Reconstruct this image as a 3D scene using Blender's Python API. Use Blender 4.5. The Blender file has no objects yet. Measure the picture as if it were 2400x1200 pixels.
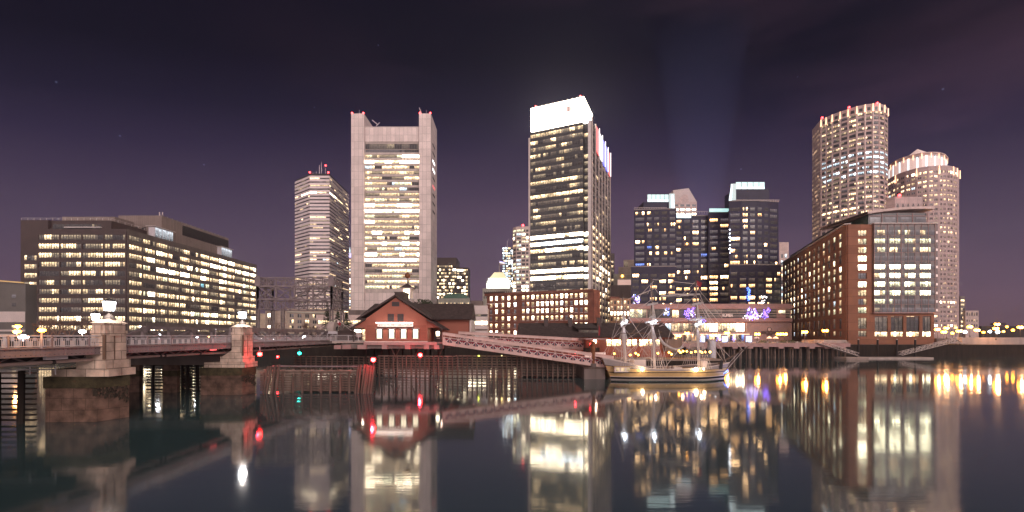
import bpy, math, random
from mathutils import Vector
C = bpy.context.scene
COL = C.collection
R = random.Random(7)
# ------------------------------------------------------------------ camera
cam_d = bpy.data.cameras.new('camera'); cam = bpy.data.objects.new('camera', cam_d); COL.objects.link(cam)
cam.location = (0, 0, 8.0); cam.rotation_euler = (math.radians(90), 0, 0)
cam_d.sensor_width = 36; cam_d.lens = 15.0; cam_d.shift_y = 187/2400
cam_d.clip_start = 0.5; cam_d.clip_end = 6000
C.camera = cam
C.view_settings.view_transform = 'Standard'; C.view_settings.look = 'None'
C.view_settings.exposure = .30; C.view_settings.gamma = 1
# ------------------------------------------------------------------ night sky (city glow low down; bright lobe added behind the viewer lights the facades)
W = bpy.data.worlds.new('World'); C.world = W; W.use_nodes = True
nt = W.node_tree; nt.nodes.clear()
def nd(t, **k):
    n = nt.nodes.new(t)
    for a, b in k.items(): setattr(n, a, b)
    return n
def lk(a, b): nt.links.new(a, b)
tc = nd('ShaderNodeTexCoord'); sp = nd('ShaderNodeSeparateXYZ'); lk(tc.outputs['Generated'], sp.inputs[0])
ramp = nd('ShaderNodeValToRGB'); 
ay = nd('ShaderNodeMath', operation='MULTIPLY_ADD'); lk(sp.outputs[1], ay.inputs[0]); ay.inputs[1].default_value = -.9; ay.inputs[2].default_value = 1.72
am = nd('ShaderNodeMath', operation='MULTIPLY'); lk(ay.outputs[0], am.inputs[0]); lk(sp.outputs[2], am.inputs[1]); lk(am.outputs[0], ramp.inputs[0])
el = ramp.color_ramp.elements
el[0].position = 0.0; el[0].color = (.118, .070, .092, 1)
el[1].position = 1.0; el[1].color = (.001, .001, .003, 1)
for p, c in ((.10, (.100, .064, .098)), (.19, (.074, .050, .086)), (.28, (.044, .030, .062)), (.36, (.020, .014, .039)), (.43, (.007, .0055, .020)), (.52, (.0008, .0010, .008))):
    e = el.new(p); e.color = (*c, 1)
mp = nd('ShaderNodeMapping'); mp.inputs['Scale'].default_value = (1.1, 1.1, 5.0); mp.inputs['Rotation'].default_value = (0, .38, 0)
lk(tc.outputs['Generated'], mp.inputs[0])
nz = nd('ShaderNodeTexNoise'); nz.inputs['Scale'].default_value = 1.3; nz.inputs['Detail'].default_value = 4; nz.inputs['Roughness'].default_value = .5
lk(mp.outputs[0], nz.inputs['Vector'])
cr = nd('ShaderNodeMapRange'); cr.inputs[1].default_value = .46; cr.inputs[2].default_value = .74; lk(nz.outputs[0], cr.inputs[0])
cx_ = nd('ShaderNodeMath', operation='MULTIPLY_ADD'); lk(sp.outputs[0], cx_.inputs[0]); cx_.inputs[1].default_value = 1.0; cx_.inputs[2].default_value = .55; cx_.use_clamp = True
cm_ = nd('ShaderNodeMath', operation='MULTIPLY'); lk(cr.outputs[0], cm_.inputs[0]); lk(cx_.outputs[0], cm_.inputs[1])
cl = nd('ShaderNodeMix', data_type='RGBA', blend_type='ADD'); lk(cm_.outputs[0], cl.inputs[0]); lk(ramp.outputs[0], cl.inputs[6])
cl.inputs[7].default_value = (.040, .018, .026, 1)
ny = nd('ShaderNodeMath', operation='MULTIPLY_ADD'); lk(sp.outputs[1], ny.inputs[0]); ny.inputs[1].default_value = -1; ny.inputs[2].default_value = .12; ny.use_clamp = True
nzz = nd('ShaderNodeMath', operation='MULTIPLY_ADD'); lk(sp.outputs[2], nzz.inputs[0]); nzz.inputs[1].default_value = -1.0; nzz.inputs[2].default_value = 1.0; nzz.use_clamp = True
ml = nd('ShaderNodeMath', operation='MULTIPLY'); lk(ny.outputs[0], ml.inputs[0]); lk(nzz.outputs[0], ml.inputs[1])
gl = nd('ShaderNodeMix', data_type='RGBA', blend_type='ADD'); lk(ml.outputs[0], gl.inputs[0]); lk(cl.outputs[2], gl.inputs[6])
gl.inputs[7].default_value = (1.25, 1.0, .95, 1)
vo = nd('ShaderNodeTexVoronoi'); vo.inputs['Scale'].default_value = 24; lk(tc.outputs['Generated'], vo.inputs['Vector'])
v1 = nd('ShaderNodeMapRange'); v1.inputs[1].default_value = .045; v1.inputs[2].default_value = .02; lk(vo.outputs['Distance'], v1.inputs[0])
vs_ = nd('ShaderNodeSeparateXYZ'); lk(vo.outputs['Color'], vs_.inputs[0]); v2 = nd('ShaderNodeMath', operation='GREATER_THAN'); lk(vs_.outputs[0], v2.inputs[0]); v2.inputs[1].default_value = .62
v3 = nd('ShaderNodeMath', operation='MULTIPLY'); lk(v1.outputs[0], v3.inputs[0]); lk(v2.outputs[0], v3.inputs[1])
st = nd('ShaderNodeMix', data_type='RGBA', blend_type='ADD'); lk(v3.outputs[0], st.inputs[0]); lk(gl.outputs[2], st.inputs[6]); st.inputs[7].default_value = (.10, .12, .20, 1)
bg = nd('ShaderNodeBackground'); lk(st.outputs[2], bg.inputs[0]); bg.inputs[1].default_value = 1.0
wo = nd('ShaderNodeOutputWorld'); lk(bg.outputs[0], wo.inputs[0])
# soft fill sun added behind the right shoulder, stands in for city glow
sd = bpy.data.lights.new('fill_sun', 'SUN'); sd.energy = 1.15; sd.angle = math.radians(25); sd.color = (1, .84, .80)
so = bpy.data.objects.new('fill_sun', sd); COL.objects.link(so)
so.rotation_euler = Vector((-.62, 1, -.45)).to_track_quat('-Z', 'Y').to_euler()
# ------------------------------------------------------------------ materials
MATS = {}
def newmat(n):
    m = bpy.data.materials.new(n); m.use_nodes = True
    return m, m.node_tree.nodes, m.node_tree.links, m.node_tree.nodes['Principled BSDF']
def wallcoord(N, L):
    g = N.new('ShaderNodeNewGeometry'); s = N.new('ShaderNodeSeparateXYZ'); L.new(g.outputs['Position'], s.inputs[0])
    a = N.new('ShaderNodeMath'); a.operation = 'ADD'; L.new(s.outputs[0], a.inputs[0]); L.new(s.outputs[1], a.inputs[1])
    c = N.new('ShaderNodeCombineXYZ'); L.new(a.outputs[0], c.inputs[0]); L.new(s.outputs[2], c.inputs[1])
    return g, c
def surf(name, col, rough=.8, var=.25, scale=.6, brick=None, metal=0, joint=.6, streak=False, spec=.3, bump=0):
    m, N, L, b = newmat(name)
    g, c = wallcoord(N, L)
    n = N.new('ShaderNodeTexNoise'); n.inputs['Scale'].default_value = scale; n.inputs['Detail'].default_value = 6
    if streak:
        mp = N.new('ShaderNodeMapping'); mp.inputs['Scale'].default_value = (1, 1, .12); L.new(g.outputs['Position'], mp.inputs[0]); L.new(mp.outputs[0], n.inputs['Vector'])
    else: L.new(g.outputs['Position'], n.inputs['Vector'])
    mr = N.new('ShaderNodeMapRange'); mr.inputs[1].default_value = .3; mr.inputs[2].default_value = .7
    mr.inputs[3].default_value = 1-var; mr.inputs[4].default_value = 1+var; L.new(n.outputs[0], mr.inputs[0])
    mx = N.new('ShaderNodeMix'); mx.data_type = 'RGBA'; mx.blend_type = 'MULTIPLY'; mx.inputs[0].default_value = 1
    L.new(mr.outputs[0], mx.inputs[7])
    if brick:
        bw, bh, ms = brick[:3]
        t = N.new('ShaderNodeTexBrick'); L.new(c.outputs[0], t.inputs['Vector']); t.inputs['Scale'].default_value = 1
        t.inputs['Brick Width'].default_value = bw; t.inputs['Row Height'].default_value = bh; t.inputs['Mortar Size'].default_value = ms
        t.inputs['Mortar Smooth'].default_value = .3
        if len(brick) > 3: t.offset = brick[3]
        t.inputs['Color1'].default_value = (*[x*1.08 for x in col], 1); t.inputs['Color2'].default_value = (*[x*.9 for x in col], 1)
        t.inputs['Mortar'].default_value = (*[x*joint for x in col], 1)
        L.new(t.outputs[0], mx.inputs[6])
    else: mx.inputs[6].default_value = (*col, 1)
    L.new(mx.outputs[2], b.inputs['Base Color'])
    if bump:
        bp = N.new('ShaderNodeBump'); bp.inputs['Strength'].default_value = bump; bp.inputs['Distance'].default_value = .05
        n2 = N.new('ShaderNodeTexNoise'); n2.inputs['Scale'].default_value = 6; n2.inputs['Detail'].default_value = 5; L.new(g.outputs['Position'], n2.inputs['Vector'])
        L.new(n2.outputs[0], bp.inputs['Height']); L.new(bp.outputs[0], b.inputs['Normal'])
    b.inputs['Roughness'].default_value = rough; b.inputs['Metallic'].default_value = metal
    b.inputs['Specular IOR Level'].default_value = spec
    MATS[name] = m
def emit(name, col, s, sample=False, base=(.5, .5, .5)):
    m, N, L, b = newmat(name)
    b.inputs['Base Color'].default_value = (*base, 1); b.inputs['Emission Color'].default_value = (*col, 1); b.inputs['Emission Strength'].default_value = s
    m.cycles.emission_sampling = 'AUTO' if sample else 'NONE'
    MATS[name] = m
def glass(name, col, s, lo=.3, fur=1.0, base=(.020, .018, .022), rough=.12):
    """window: dark glass over a lit room; ceiling lights near the top, furniture and people low down"""
    m, N, L, b = newmat(name)
    b.inputs['Base Color'].default_value = (*base, 1); b.inputs['Roughness'].default_value = rough; b.inputs['Specular IOR Level'].default_value = .4
    uv = N.new('ShaderNodeUVMap'); s2 = N.new('ShaderNodeSeparateXYZ'); L.new(uv.outputs[0], s2.inputs[0])
    g = N.new('ShaderNodeNewGeometry')
    n = N.new('ShaderNodeTexNoise'); n.inputs['Scale'].default_value = .75; n.inputs['Detail'].default_value = 4; n.inputs['Roughness'].default_value = .65; L.new(g.outputs['Position'], n.inputs['Vector'])
    mr = N.new('ShaderNodeMapRange'); mr.inputs[1].default_value = .36; mr.inputs[2].default_value = .62; mr.inputs[3].default_value = lo; mr.inputs[4].default_value = 1.35; L.new(n.outputs[0], mr.inputs[0])
    n3 = N.new('ShaderNodeTexNoise'); n3.inputs['Scale'].default_value = 2.2; n3.inputs['Detail'].default_value = 2; L.new(g.outputs['Position'], n3.inputs['Vector'])
    # furniture: dark where noise high and v low
    a = N.new('ShaderNodeMath'); a.operation = 'MULTIPLY_ADD'; L.new(s2.outputs[1], a.inputs[0]); a.inputs[1].default_value = -.55; L.new(n3.outputs[0], a.inputs[2])
    f = N.new('ShaderNodeMapRange'); f.inputs[1].default_value = .30; f.inputs[2].default_value = .36; f.inputs[3].default_value = 1; f.inputs[4].default_value = 1-.72*fur; L.new(a.outputs[0], f.inputs[0])
    # ceiling light strip
    c1 = N.new('ShaderNodeMapRange'); c1.inputs[1].default_value = .62; c1.inputs[2].default_value = .8; c1.inputs[3].default_value = .85; c1.inputs[4].default_value = 1.6; L.new(s2.outputs[1], c1.inputs[0])
    x = N.new('ShaderNodeMath'); x.operation = 'MULTIPLY'; L.new(mr.outputs[0], x.inputs[0]); L.new(f.outputs[0], x.inputs[1])
    y = N.new('ShaderNodeMath'); y.operation = 'MULTIPLY'; L.new(x.outputs[0], y.inputs[0]); L.new(c1.outputs[0], y.inputs[1])
    z = N.new('ShaderNodeMath'); z.operation = 'MULTIPLY'; L.new(y.outputs[0], z.inputs[0]); z.inputs[1].default_value = s
    L.new(z.outputs[0], b.inputs['Emission Strength']); b.inputs['Emission Color'].default_value = (*col, 1)
    m.cycles.emission_sampling = 'NONE'
    MATS[name] = m
WARM = (1, .71, .40)
glass('hot', (1, .82, .56), 12, .30, .7); glass('bright', WARM, 2.7, .16); glass('mid', WARM, 1.15, .14); glass('dim', (1, .76, .5), .30, .3); glass('faint', (1, .74, .58), .115, .5, .5)
glass('dark', (1, .75, .7), .03, .4, .5); glass('cool', (.72, .90, 1), 1.6, .25); glass('coolhot', (.80, .93, 1), 8, .3); glass('blue', (.18, .32, 1), .9, .3); glass('teal', (.3, .8, 1), .9, .4)
glass('orange', (1, .54, .22), 3.4, .22); glass('orangehot', (1, .62, .30), 10, .3); glass('pale', (1, .95, .60), 1.4, .22); glass('palehot', (1, .93, .62), 7, .3)
glass('greyglass', (.9, .75, .8), .085, .7, .4, base=(.06, .055, .06))
glass('darkwarm', (1, .72, .5), .06, .2, .6)
glass('glazed', (.85, .92, 1), .55, .5)
glass('museum_pane', (1, .84, .58), 2.6, .8, .2)
surf('frame_dark', (.05, .045, .05), .5, .1); surf('frame_grey', (.22, .19, .19), .5, .1); surf('frame_white', (.62, .56, .54), .5, .1)
surf('office_brown', (.058, .034, .031), .55, .15, .3, (3.1, 5.1, .06, 0), joint=.6, spec=.5)
surf('office_grey', (.115, .088, .080), .5, .2, .3, (1.6, 5.1, .05, 0), joint=.6, spec=.5)
surf('penthouse', (.235, .180, .160), .7, .1, .2, (1.3, 30, .09, 0), joint=.7)
surf('louver', (.035, .028, .028), .7, .2, .5, (1.2, .8, .1, 0), joint=.5)
surf('hall_grey', (.15, .135, .125), .8, .12, .15)
surf('band_white', (.62, .52, .49), .6, .08, .2)
surf('alu', (.68, .57, .54), .45, .12, .10, (3.5, 6.2, .16, 0), joint=.62)
surf('alu_spandrel', (.50, .42, .39), .5, .12, .3, (1.6, 4, .05, 0), joint=.8)
surf('tower_white', (.80, .68, .68), .6, .06, .2)
surf('dark_mech', (.05, .045, .05), .7, .2)
surf('granite_pink', (.54, .40, .38), .65, .14, .2, (3.0, 3.47, .12, 0), joint=.7)
surf('granite_pink_light', (.64, .49, .45), .65, .1, .4, (1.6, 1.3, .05, 0), joint=.8)
surf('limestone', (.50, .47, .40), .75, .12, .3, (2, 1.5, .05), joint=.8)
surf('beige_stone', (.42, .33, .27), .8, .12, .3, (1.6, .8, .03), joint=.85)
surf('brick_dark', (.20, .075, .052), .85, .2, .4, (.5, .18, .02), joint=1.15)
surf('brick_orange', (.265, .112, .068), .8, .10, .3, (6.5, 3.3, .07, 0), joint=.62)
surf('brick_tan', (.42, .24, .15), .85, .15, .4, (.5, .2, .02), joint=1.1)
surf('hotel_dark', (.024, .019, .046), .5, .15, .3, (30, 3.2, .08, 0), joint=1.7, spec=.25)
surf('hotel_pink', (.40, .235, .22), .6, .08, .4, (1.3, .9, .03, 0), joint=.82)
surf('hotel_brick', (.36, .24, .22), .7, .1, .4, (1.2, .45, .03, 0), joint=.8)
surf('curtain_grey', (.17, .13, .125), .45, .15, .3, spec=.5)
surf('curtain_dark', (.04, .036, .04), .35, .2, .3, spec=.6)
surf('greenish_roof', (.13, .22, .17), .5, .15, .4)
surf('shed_dark', (.05, .042, .040), .8, .2, .5); surf('gold', (.85, .62, .25), .35, .1, .6, metal=.3)
surf('concrete', (.42, .34, .31), .85, .18, .5, streak=True)
surf('concrete_dark', (.16, .125, .115), .9, .3, .5, streak=True)
surf('stone', (.54, .41, .33), .85, .42, .8, (1.75, .82, .035), joint=.35, bump=.5)
surf('stone_base', (.13, .078, .058), .9, .50, 1.1, (2.2, 1.1, .03), joint=.6, bump=.8)
surf('stone_moss', (.060, .048, .026), .95, .5, 1.5, bump=.9)
surf('stone_weed', (.050, .038, .028), .95, .6, 3, bump=1)
surf('steel_paint', (.30, .235, .235), .5, .15, .7, streak=True, metal=.2)
surf('steel_truss', (.215, .170, .172), .5, .22, .9, metal=.2)
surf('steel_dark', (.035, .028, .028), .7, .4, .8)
surf('steel_white', (.55, .50, .52), .45, .1)
surf('pipe', (.42, .31, .28), .45, .3, .6, metal=.3)
surf('rust_stain', (.17, .105, .075), .9, .3, 1.5, streak=True); surf('rust', (.20, .075, .035), .8, .4, 2)
surf('timber', (.125, .085, .070), .85, .40, 1.6, streak=True, bump=.4)
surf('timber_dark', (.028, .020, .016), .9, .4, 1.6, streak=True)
surf('timber_top', (.24, .17, .14), .7, .3, 1.2)
surf('clap_red', (.35, .118, .080), .7, .08, .4, (60, .19, .028, 0), joint=.42)
surf('red_flat', (.33, .115, .080), .75, .06, .3)
surf('shingle', (.078, .056, .052), .8, .28, 1.5, (.5, .35, .02), joint=.7)
surf('trim_dark', (.06, .04, .038), .6, .15)
surf('canvas', (.64, .44, .40), .8, .07, .5, (1.7, 40, .03, 0), joint=.8)
surf('flag_blue', (.03, .018, .04), .8, .1); surf('flag_red', (.30, .035, .045), .8, .1); surf('flag_white', (.75, .6, .58), .8, .05)
surf('hull_yellow', (.48, .31, .14), .5, .12, 1, (40, .22, .012, 0), joint=.6)
surf('hull_black', (.025, .02, .022), .5, .2); surf('hull_white', (.66, .54, .50), .5, .1); surf('hull_grey', (.30, .25, .24), .6, .15)
surf('deck_wood', (.34, .22, .14), .7, .2)
surf('mast_white', (.52, .44, .41), .5, .1); surf('mast_dark', (.13, .08, .06), .6, .2); surf('rope', (.50, .42, .41), .7, .1); surf('sailcloth', (.42, .37, .36), .8, .1)
surf('foliage', (.055, .07, .035), .9, .5, 1.5); surf('bark', (.20, .12, .09), .9, .3)
surf('asphalt', (.05, .045, .045), .85, .3, .5); surf('paving', (.30, .22, .18), .85, .2, .8)
surf('ground_mat', (.09, .07, .065), .9, .3, .2)
surf('pole_dark', (.06, .05, .05), .5, .2); surf('lamp_metal', (.10, .085, .08), .45, .2, metal=.4)
surf('car_paint', (.25, .25, .28), .3, .05, metal=.3); surf('tyre_mat', (.02, .02, .02), .9, .1)
emit('lamp_white', (1, .93, .86), 14); emit('lamp_cool', (.82, .90, 1), 16); emit('lamp_orange', (1, .31, .016), 34); emit('lamp_warm', (1, .42, .06), 12)
emit('nav_red', (1, .012, .010), 45); emit('nav_green', (.02, 1, .75), 10); emit('nav_yellow', (.85, 1, .10), 5); emit('beacon_red', (1, .03, .035), 10)
emit('crown_white', (1, .88, .70), 9, True); emit('crown_aqua', (.50, .92, .88), .75); emit('crown_aqua_soft', (.36, .66, .66), .45); emit('crown_ice', (.72, .95, 1), 1.3)
emit('panel_red', (1, .10, .10), 1.1); emit('panel_blue', (.10, .13, 1), 1.5); emit('panel_white', (1, .92, .95), 1.1); emit('panel_violet', (.5, .45, 1), 1.3)
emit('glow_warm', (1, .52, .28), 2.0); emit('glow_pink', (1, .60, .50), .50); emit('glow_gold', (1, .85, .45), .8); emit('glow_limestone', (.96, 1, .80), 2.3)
emit('led_violet', (.22, .10, 1), 3.2); emit('led_blue', (.08, .22, 1), 3); emit('led_white', (1, .95, .9), 3); emit('screen_blue', (.45, .60, 1), 2.6)
emit('ship_lamp', (1, .80, .45), 30); emit('sign_bar', (1, .86, .74), 12); emit('strip_white', (1, .95, .95), 3); emit('tag_red', (1, .1, .1), 1.2)
def text_mat(): pass
# ------------------------------------------------------------------ mesh building
def wx(X, D): return (X-1200)/1000*D
def wz(Y, D): return 8+(787-Y)/1000*D
def P(X, Y, D): return Vector((wx(X, D), D, wz(Y, D)))
class Fr:
    """a facade frame: u along the wall, o outward, z up"""
    def __init__(s, x, y, ux, uy):
        l = math.hypot(ux, uy); s.x, s.y, s.ux, s.uy = x, y, ux/l, uy/l; s.len = l
    def __call__(s, u, o, z): return (s.x+s.ux*u+s.uy*o, s.y+s.uy*u-s.ux*o, z)
def fr2(a, b): return Fr(a[0], a[1], b[0]-a[0], b[1]-a[1])
IDF = lambda a, b, c: (a, b, c)
WL = {}
class MB:
    def __init__(s): s.v = []; s.f = []; s.m = []; s.uv = []; s.ml = []
    def mi(s, m):
        if m not in s.ml: s.ml.append(m)
        return s.ml.index(m)
    def face(s, pts, m, uv=None):
        k = len(s.v); s.v += [tuple(p) for p in pts]; s.f.append(tuple(range(k, k+len(pts)))); s.m.append(s.mi(m)); s.uv.append(uv)
    def poly(s, vs, fs, m):
        k = len(s.v); s.v += [tuple(p) for p in vs]; i = s.mi(m)
        for f in fs: s.f.append(tuple(k+j for j in f)); s.m.append(i); s.uv.append(None)
    def box(s, a0, b0, c0, a1, b1, c1, m, F=IDF):
        vs = [F(a, b, c) for c in (c0, c1) for b in (b0, b1) for a in (a0, a1)]
        s.poly(vs, [(0, 2, 3, 1), (4, 5, 7, 6), (0, 1, 5, 4), (2, 6, 7, 3), (0, 4, 6, 2), (1, 3, 7, 5)], m)
    def prism(s, pg, z0, z1, m, top=None):
        n = len(pg); a = [(p[0], p[1], z0) for p in pg]; b = [(p[0], p[1], z1) for p in pg]
        s.poly(a+b, [(i, (i+1) % n, n+(i+1) % n, n+i) for i in range(n)]+[tuple(range(n))[::-1]], m)
        s.face(b, top or m)
    def tube(s, p, q, r, m, n=6, r1=None):
        p, q = Vector(p), Vector(q); d = q-p
        if d.length < 1e-6: return
        t = d.normalized(); a = t.orthogonal().normalized(); b = t.cross(a); r1 = r if r1 is None else r1
        vs = [p+(a*math.cos(2*math.pi*i/n)+b*math.sin(2*math.pi*i/n))*r for i in range(n)]+[q+(a*math.cos(2*math.pi*i/n)+b*math.sin(2*math.pi*i/n))*r1 for i in range(n)]
        s.poly(vs, [(i, (i+1) % n, n+(i+1) % n, n+i) for i in range(n)]+[tuple(range(n))[::-1], tuple(range(n, 2*n))], m)
    def path(s, pts, r, m, n=5):
        for a, b in zip(pts, pts[1:]): s.tube(a, b, r, m, n)
    def bar(s, p, q, w, h, m):
        p, q = Vector(p), Vector(q); t = (q-p).normalized(); up = Vector((0, 0, 1))
        if abs(t.z) > .99: up = Vector((0, 1, 0))
        a = t.cross(up).normalized()*w/2; b = a.cross(t).normalized()*h/2
        vs = [p-a-b, p+a-b, p+a+b, p-a+b, q-a-b, q+a-b, q+a+b, q-a+b]
        s.poly(vs, [(0, 1, 2, 3), (7, 6, 5, 4), (0, 4, 5, 1), (1, 5, 6, 2), (2, 6, 7, 3), (3, 7, 4, 0)], m)
    def lathe(s, c, prof, m, n=10, ph=0):
        vs = []; k = len(prof)
        for r, z in prof: vs += [(c[0]+r*math.cos(2*math.pi*i/n+ph), c[1]+r*math.sin(2*math.pi*i/n+ph), c[2]+z) for i in range(n)]
        fs = [(j*n+i, j*n+(i+1) % n, (j+1)*n+(i+1) % n, (j+1)*n+i) for j in range(k-1) for i in range(n)]
        fs += [tuple(range(n))[::-1], tuple(range((k-1)*n, k*n))]
        s.poly(vs, fs, m)
    def ball(s, c, r, m, n=8, sq=1):
        s.lathe(c, [(max(r*math.sin(math.pi*i/6), r*.02), -r*sq*math.cos(math.pi*i/6)) for i in range(7)], m, n)
    def add(s, o):
        k = len(s.v); s.v += o.v
        for f, m, u in zip(o.f, o.m, o.uv): s.f.append(tuple(k+j for j in f)); s.m.append(s.mi(o.ml[m])); s.uv.append(u)
    def mesh(s, name, L):
        me = bpy.data.meshes.new(name); me.from_pydata([(a-L[0], b-L[1], c-L[2]) for a, b, c in s.v], [], s.f)
        for m in s.ml: me.materials.append(MATS[m])
        me.polygons.foreach_set('material_index', s.m)
        if any(u for u in s.uv):
            ul = me.uv_layers.new(name='UVMap'); dat = []
            for f, u in zip(s.f, s.uv):
                for j in range(len(f)): dat += list(u[j]) if u else [.5, .5]
            ul.data.foreach_set('uv', dat)
        me.update(); return me
    def part(s, name, parent, label=None, stuff=False):
        if not s.v: return None
        o = bpy.data.objects.new(name, s.mesh(name, WL[parent])); COL.objects.link(o); o.parent = parent; WL[o] = WL[parent]
        if label: o['label'] = label
        if stuff: o['kind'] = 'stuff'
        return o
    def top(s, name, label=None, cat=None, group=None, kind=None):
        xs = [v[0] for v in s.v]; ys = [v[1] for v in s.v]; zs = [v[2] for v in s.v]
        L = Vector(((min(xs)+max(xs))/2, (min(ys)+max(ys))/2, min(zs)))
        o = bpy.data.objects.new(name, s.mesh(name, L)); COL.objects.link(o); o.location = L; WL[o] = L
        if label: o['label'] = label
        if cat: o['category'] = cat
        if group: o['group'] = group
        if kind: o['kind'] = kind
        return o
def thing(name, label, cat, loc, group=None):
    o = bpy.data.objects.new(name, None); COL.objects.link(o); o.location = loc; WL[o] = Vector(loc); o.empty_display_size = .5
    o['label'] = label; o['category'] = cat
    if group: o['group'] = group
    return o
def dup(root, loc, label, rz=0):
    r = root.copy(); COL.objects.link(r); r.location = loc; WL[r] = Vector(loc); r['label'] = label; r.rotation_euler = (0, 0, rz)
    for ch in root.children:
        c = ch.copy(); COL.objects.link(c); c.parent = r; WL[c] = WL[r]
        for g in ch.children:
            d = g.copy(); COL.objects.link(d); d.parent = c
    return r
def lamp(loc, e, col, r=.2, kind='POINT', size=None, rot=None, parent=None, spot=None):
    d = bpy.data.lights.new('lamplight', kind); d.energy = e; d.color = col
    if kind == 'AREA': d.shape = 'RECTANGLE'; d.size, d.size_y = size
    else: d.shadow_soft_size = r
    if kind == 'SPOT': d.spot_size = spot; d.spot_blend = .6
    o = bpy.data.objects.new('lamplight', d); COL.objects.link(o)
    if parent: o.parent = parent; o.location = Vector(loc)-WL[parent]
    else: o.location = loc
    if rot: o.rotation_euler = Vector(rot).to_track_quat('-Z', 'Y').to_euler()
    return o
UVQ = [(0, 0), (1, 0), (1, 1), (0, 1)]
class Bld:
    def __init__(s, name, label, cat, loc, group=None):
        s.root = thing(name, label, cat, loc, group); s.wall = MB(); s.wins = []; s.d = math.hypot(loc[0], loc[1])
    def core(s, pg, z0, z1, m, top=None): s.wall.prism(pg, z0, z1, m, top)
    def win(s, F, u0, u1, z0, z1, keys, fm='frame_dark', mu=.08, nh=0, o=.06, hs=None):
        b = MB(); n = len(keys); w = (u1-u0)/n
        for i, k in enumerate(keys):
            a, c = u0+i*w, u0+(i+1)*w
            b.face([F(a, o, z0), F(c, o, z0), F(c, o, z1), F(a, o, z1)], k, UVQ)
        if fm:
            for i in range(1, n): b.box(u0+i*w-mu/2, o-.04, z0, u0+i*w+mu/2, o+.09, z1, fm, F)
            for q in (hs or [j/(nh+1) for j in range(1, nh+1)]):
                zz = z0+(z1-z0)*q; b.box(u0, o-.03, zz-mu/2, u1, o+.07, zz+mu/2, fm, F)
            b.box(u0, o-.03, z0, u1, o+.1, z0+mu, fm, F)
        s.wins.append(((u1-u0)*(z1-z0), b))
    def facade(s, F, Wd, z0, z1, cols, rows, key, m, dep=.3, sp=None, e0=0, e1=0, fm='frame_dark', mu=.08, nh=0, hs=None, pm=None):
        z = z0
        for a, b in list(rows)+[(z1, None)]:
            if a-z > .02: s.wall.box(-e0, -.1, z, Wd+e1, dep, a, sp or m, F)
            if b is None: break
            z = b; u = 0; pe = dep+.004 if pm else dep-.003
            for c, d in list(cols)+[(Wd, None)]:
                if c-u > .02: s.wall.box(u-(e0 if u == 0 else 0), -.1, a, c+(e1 if d is None else 0), pe, b, pm or m, F)
                if d is None: break
                u = d
        for i, (a, b) in enumerate(rows):
            for j, (c, d) in enumerate(cols): s.win(F, c, d, a, b, key(i, j), fm, mu, nh, hs=hs)
    def done(s, wname='window', lim=100):
        w = s.wall.part('wall', s.root)
        s.wins.sort(key=lambda t: -t[0])
        for a, b in s.wins[:lim]: b.part(wname, s.root)
        if s.wins[lim:]:
            r = MB()
            for a, b in s.wins[lim:]: r.add(b)
            r.part(wname, s.root, stuff=True)
        return w
def rowsf(z0, n, pitch, h): return [(z0+i*pitch, z0+i*pitch+h) for i in range(n)]
def colsf(n, Wd, gap, e=None):
    e = gap if e is None else e; w = (Wd-2*e-(n-1)*gap)/n
    return [(e+i*(w+gap), e+i*(w+gap)+w) for i in range(n)]
def wk(n, **w):
    ks, vs = list(w), list(w.values())
    return R.choices(ks, vs, k=n)
def runs(n, p=.5, **w):
    """neighbouring panes tend to share a light state"""
    out = [wk(1, **w)[0]]
    while len(out) < n: out.append(out[-1] if R.random() < p else wk(1, **w)[0])
    return out
def beacon(parent, p, r=.5, m='beacon_red'):
    b = MB(); b.ball(p, r, m); b.part('beacon', parent)
# ================================================================== SETTING
g = MB(); g.face([(-900, 158, 4.7), (900, 158, 4.7), (900, 2500, 4.7), (-900, 2500, 4.7)], 'ground_mat')
g.face([(-900, 158, -2), (900, 158, -2), (900, 158, 4.7), (-900, 158, 4.7)], 'timber_dark')
g.top('ground', kind='structure')
def water():
    m, N, L, b = newmat('water_mat'); MATS['water_mat'] = m
    b.inputs['Base Color'].default_value = (.050, .092, .098, 1); b.inputs['IOR'].default_value = 2.3; b.inputs['Specular IOR Level'].default_value = .5
    b.inputs['Roughness'].default_value = .085
    ge = N.new('ShaderNodeNewGeometry')
    def noise(sc, mpx, det):
        mp = N.new('ShaderNodeMapping'); mp.inputs['Scale'].default_value = mpx; L.new(ge.outputs['Position'], mp.inputs[0])
        n = N.new('ShaderNodeTexNoise'); n.inputs['Scale'].default_value = sc; n.inputs['Detail'].default_value = det; L.new(mp.outputs[0], n.inputs['Vector']); return n
    n1 = noise(.5, (.35, 1.6, 1), 2); n2 = noise(.9, (.6, 4.5, 1), 2)
    b1 = N.new('ShaderNodeBump'); b1.inputs['Strength'].default_value = .07; b1.inputs['Distance'].default_value = .05; L.new(n1.outputs[0], b1.inputs['Height'])
    b2 = N.new('ShaderNodeBump'); b2.inputs['Strength'].default_value = .13; b2.inputs['Distance'].default_value = .012; L.new(n2.outputs[0], b2.inputs['Height']); L.new(b1.outputs[0], b2.inputs['Normal'])
    L.new(b2.outputs[0], b.inputs['Normal'])
    n3 = noise(.05, (1, 2.5, 1), 3); mr = N.new('ShaderNodeMapRange'); mr.inputs[1].default_value = .4; mr.inputs[2].default_value = .65; mr.inputs[3].default_value = .055; mr.inputs[4].default_value = .088
    L.new(n3.outputs[0], mr.inputs[0]); L.new(mr.outputs[0], b.inputs['Roughness'])
water()
g = MB(); g.face([(-900, -60, 0), (900, -60, 0), (900, 157.9, 0), (-900, 157.9, 0)], 'water_mat'); g.top('water', kind='structure')

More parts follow.
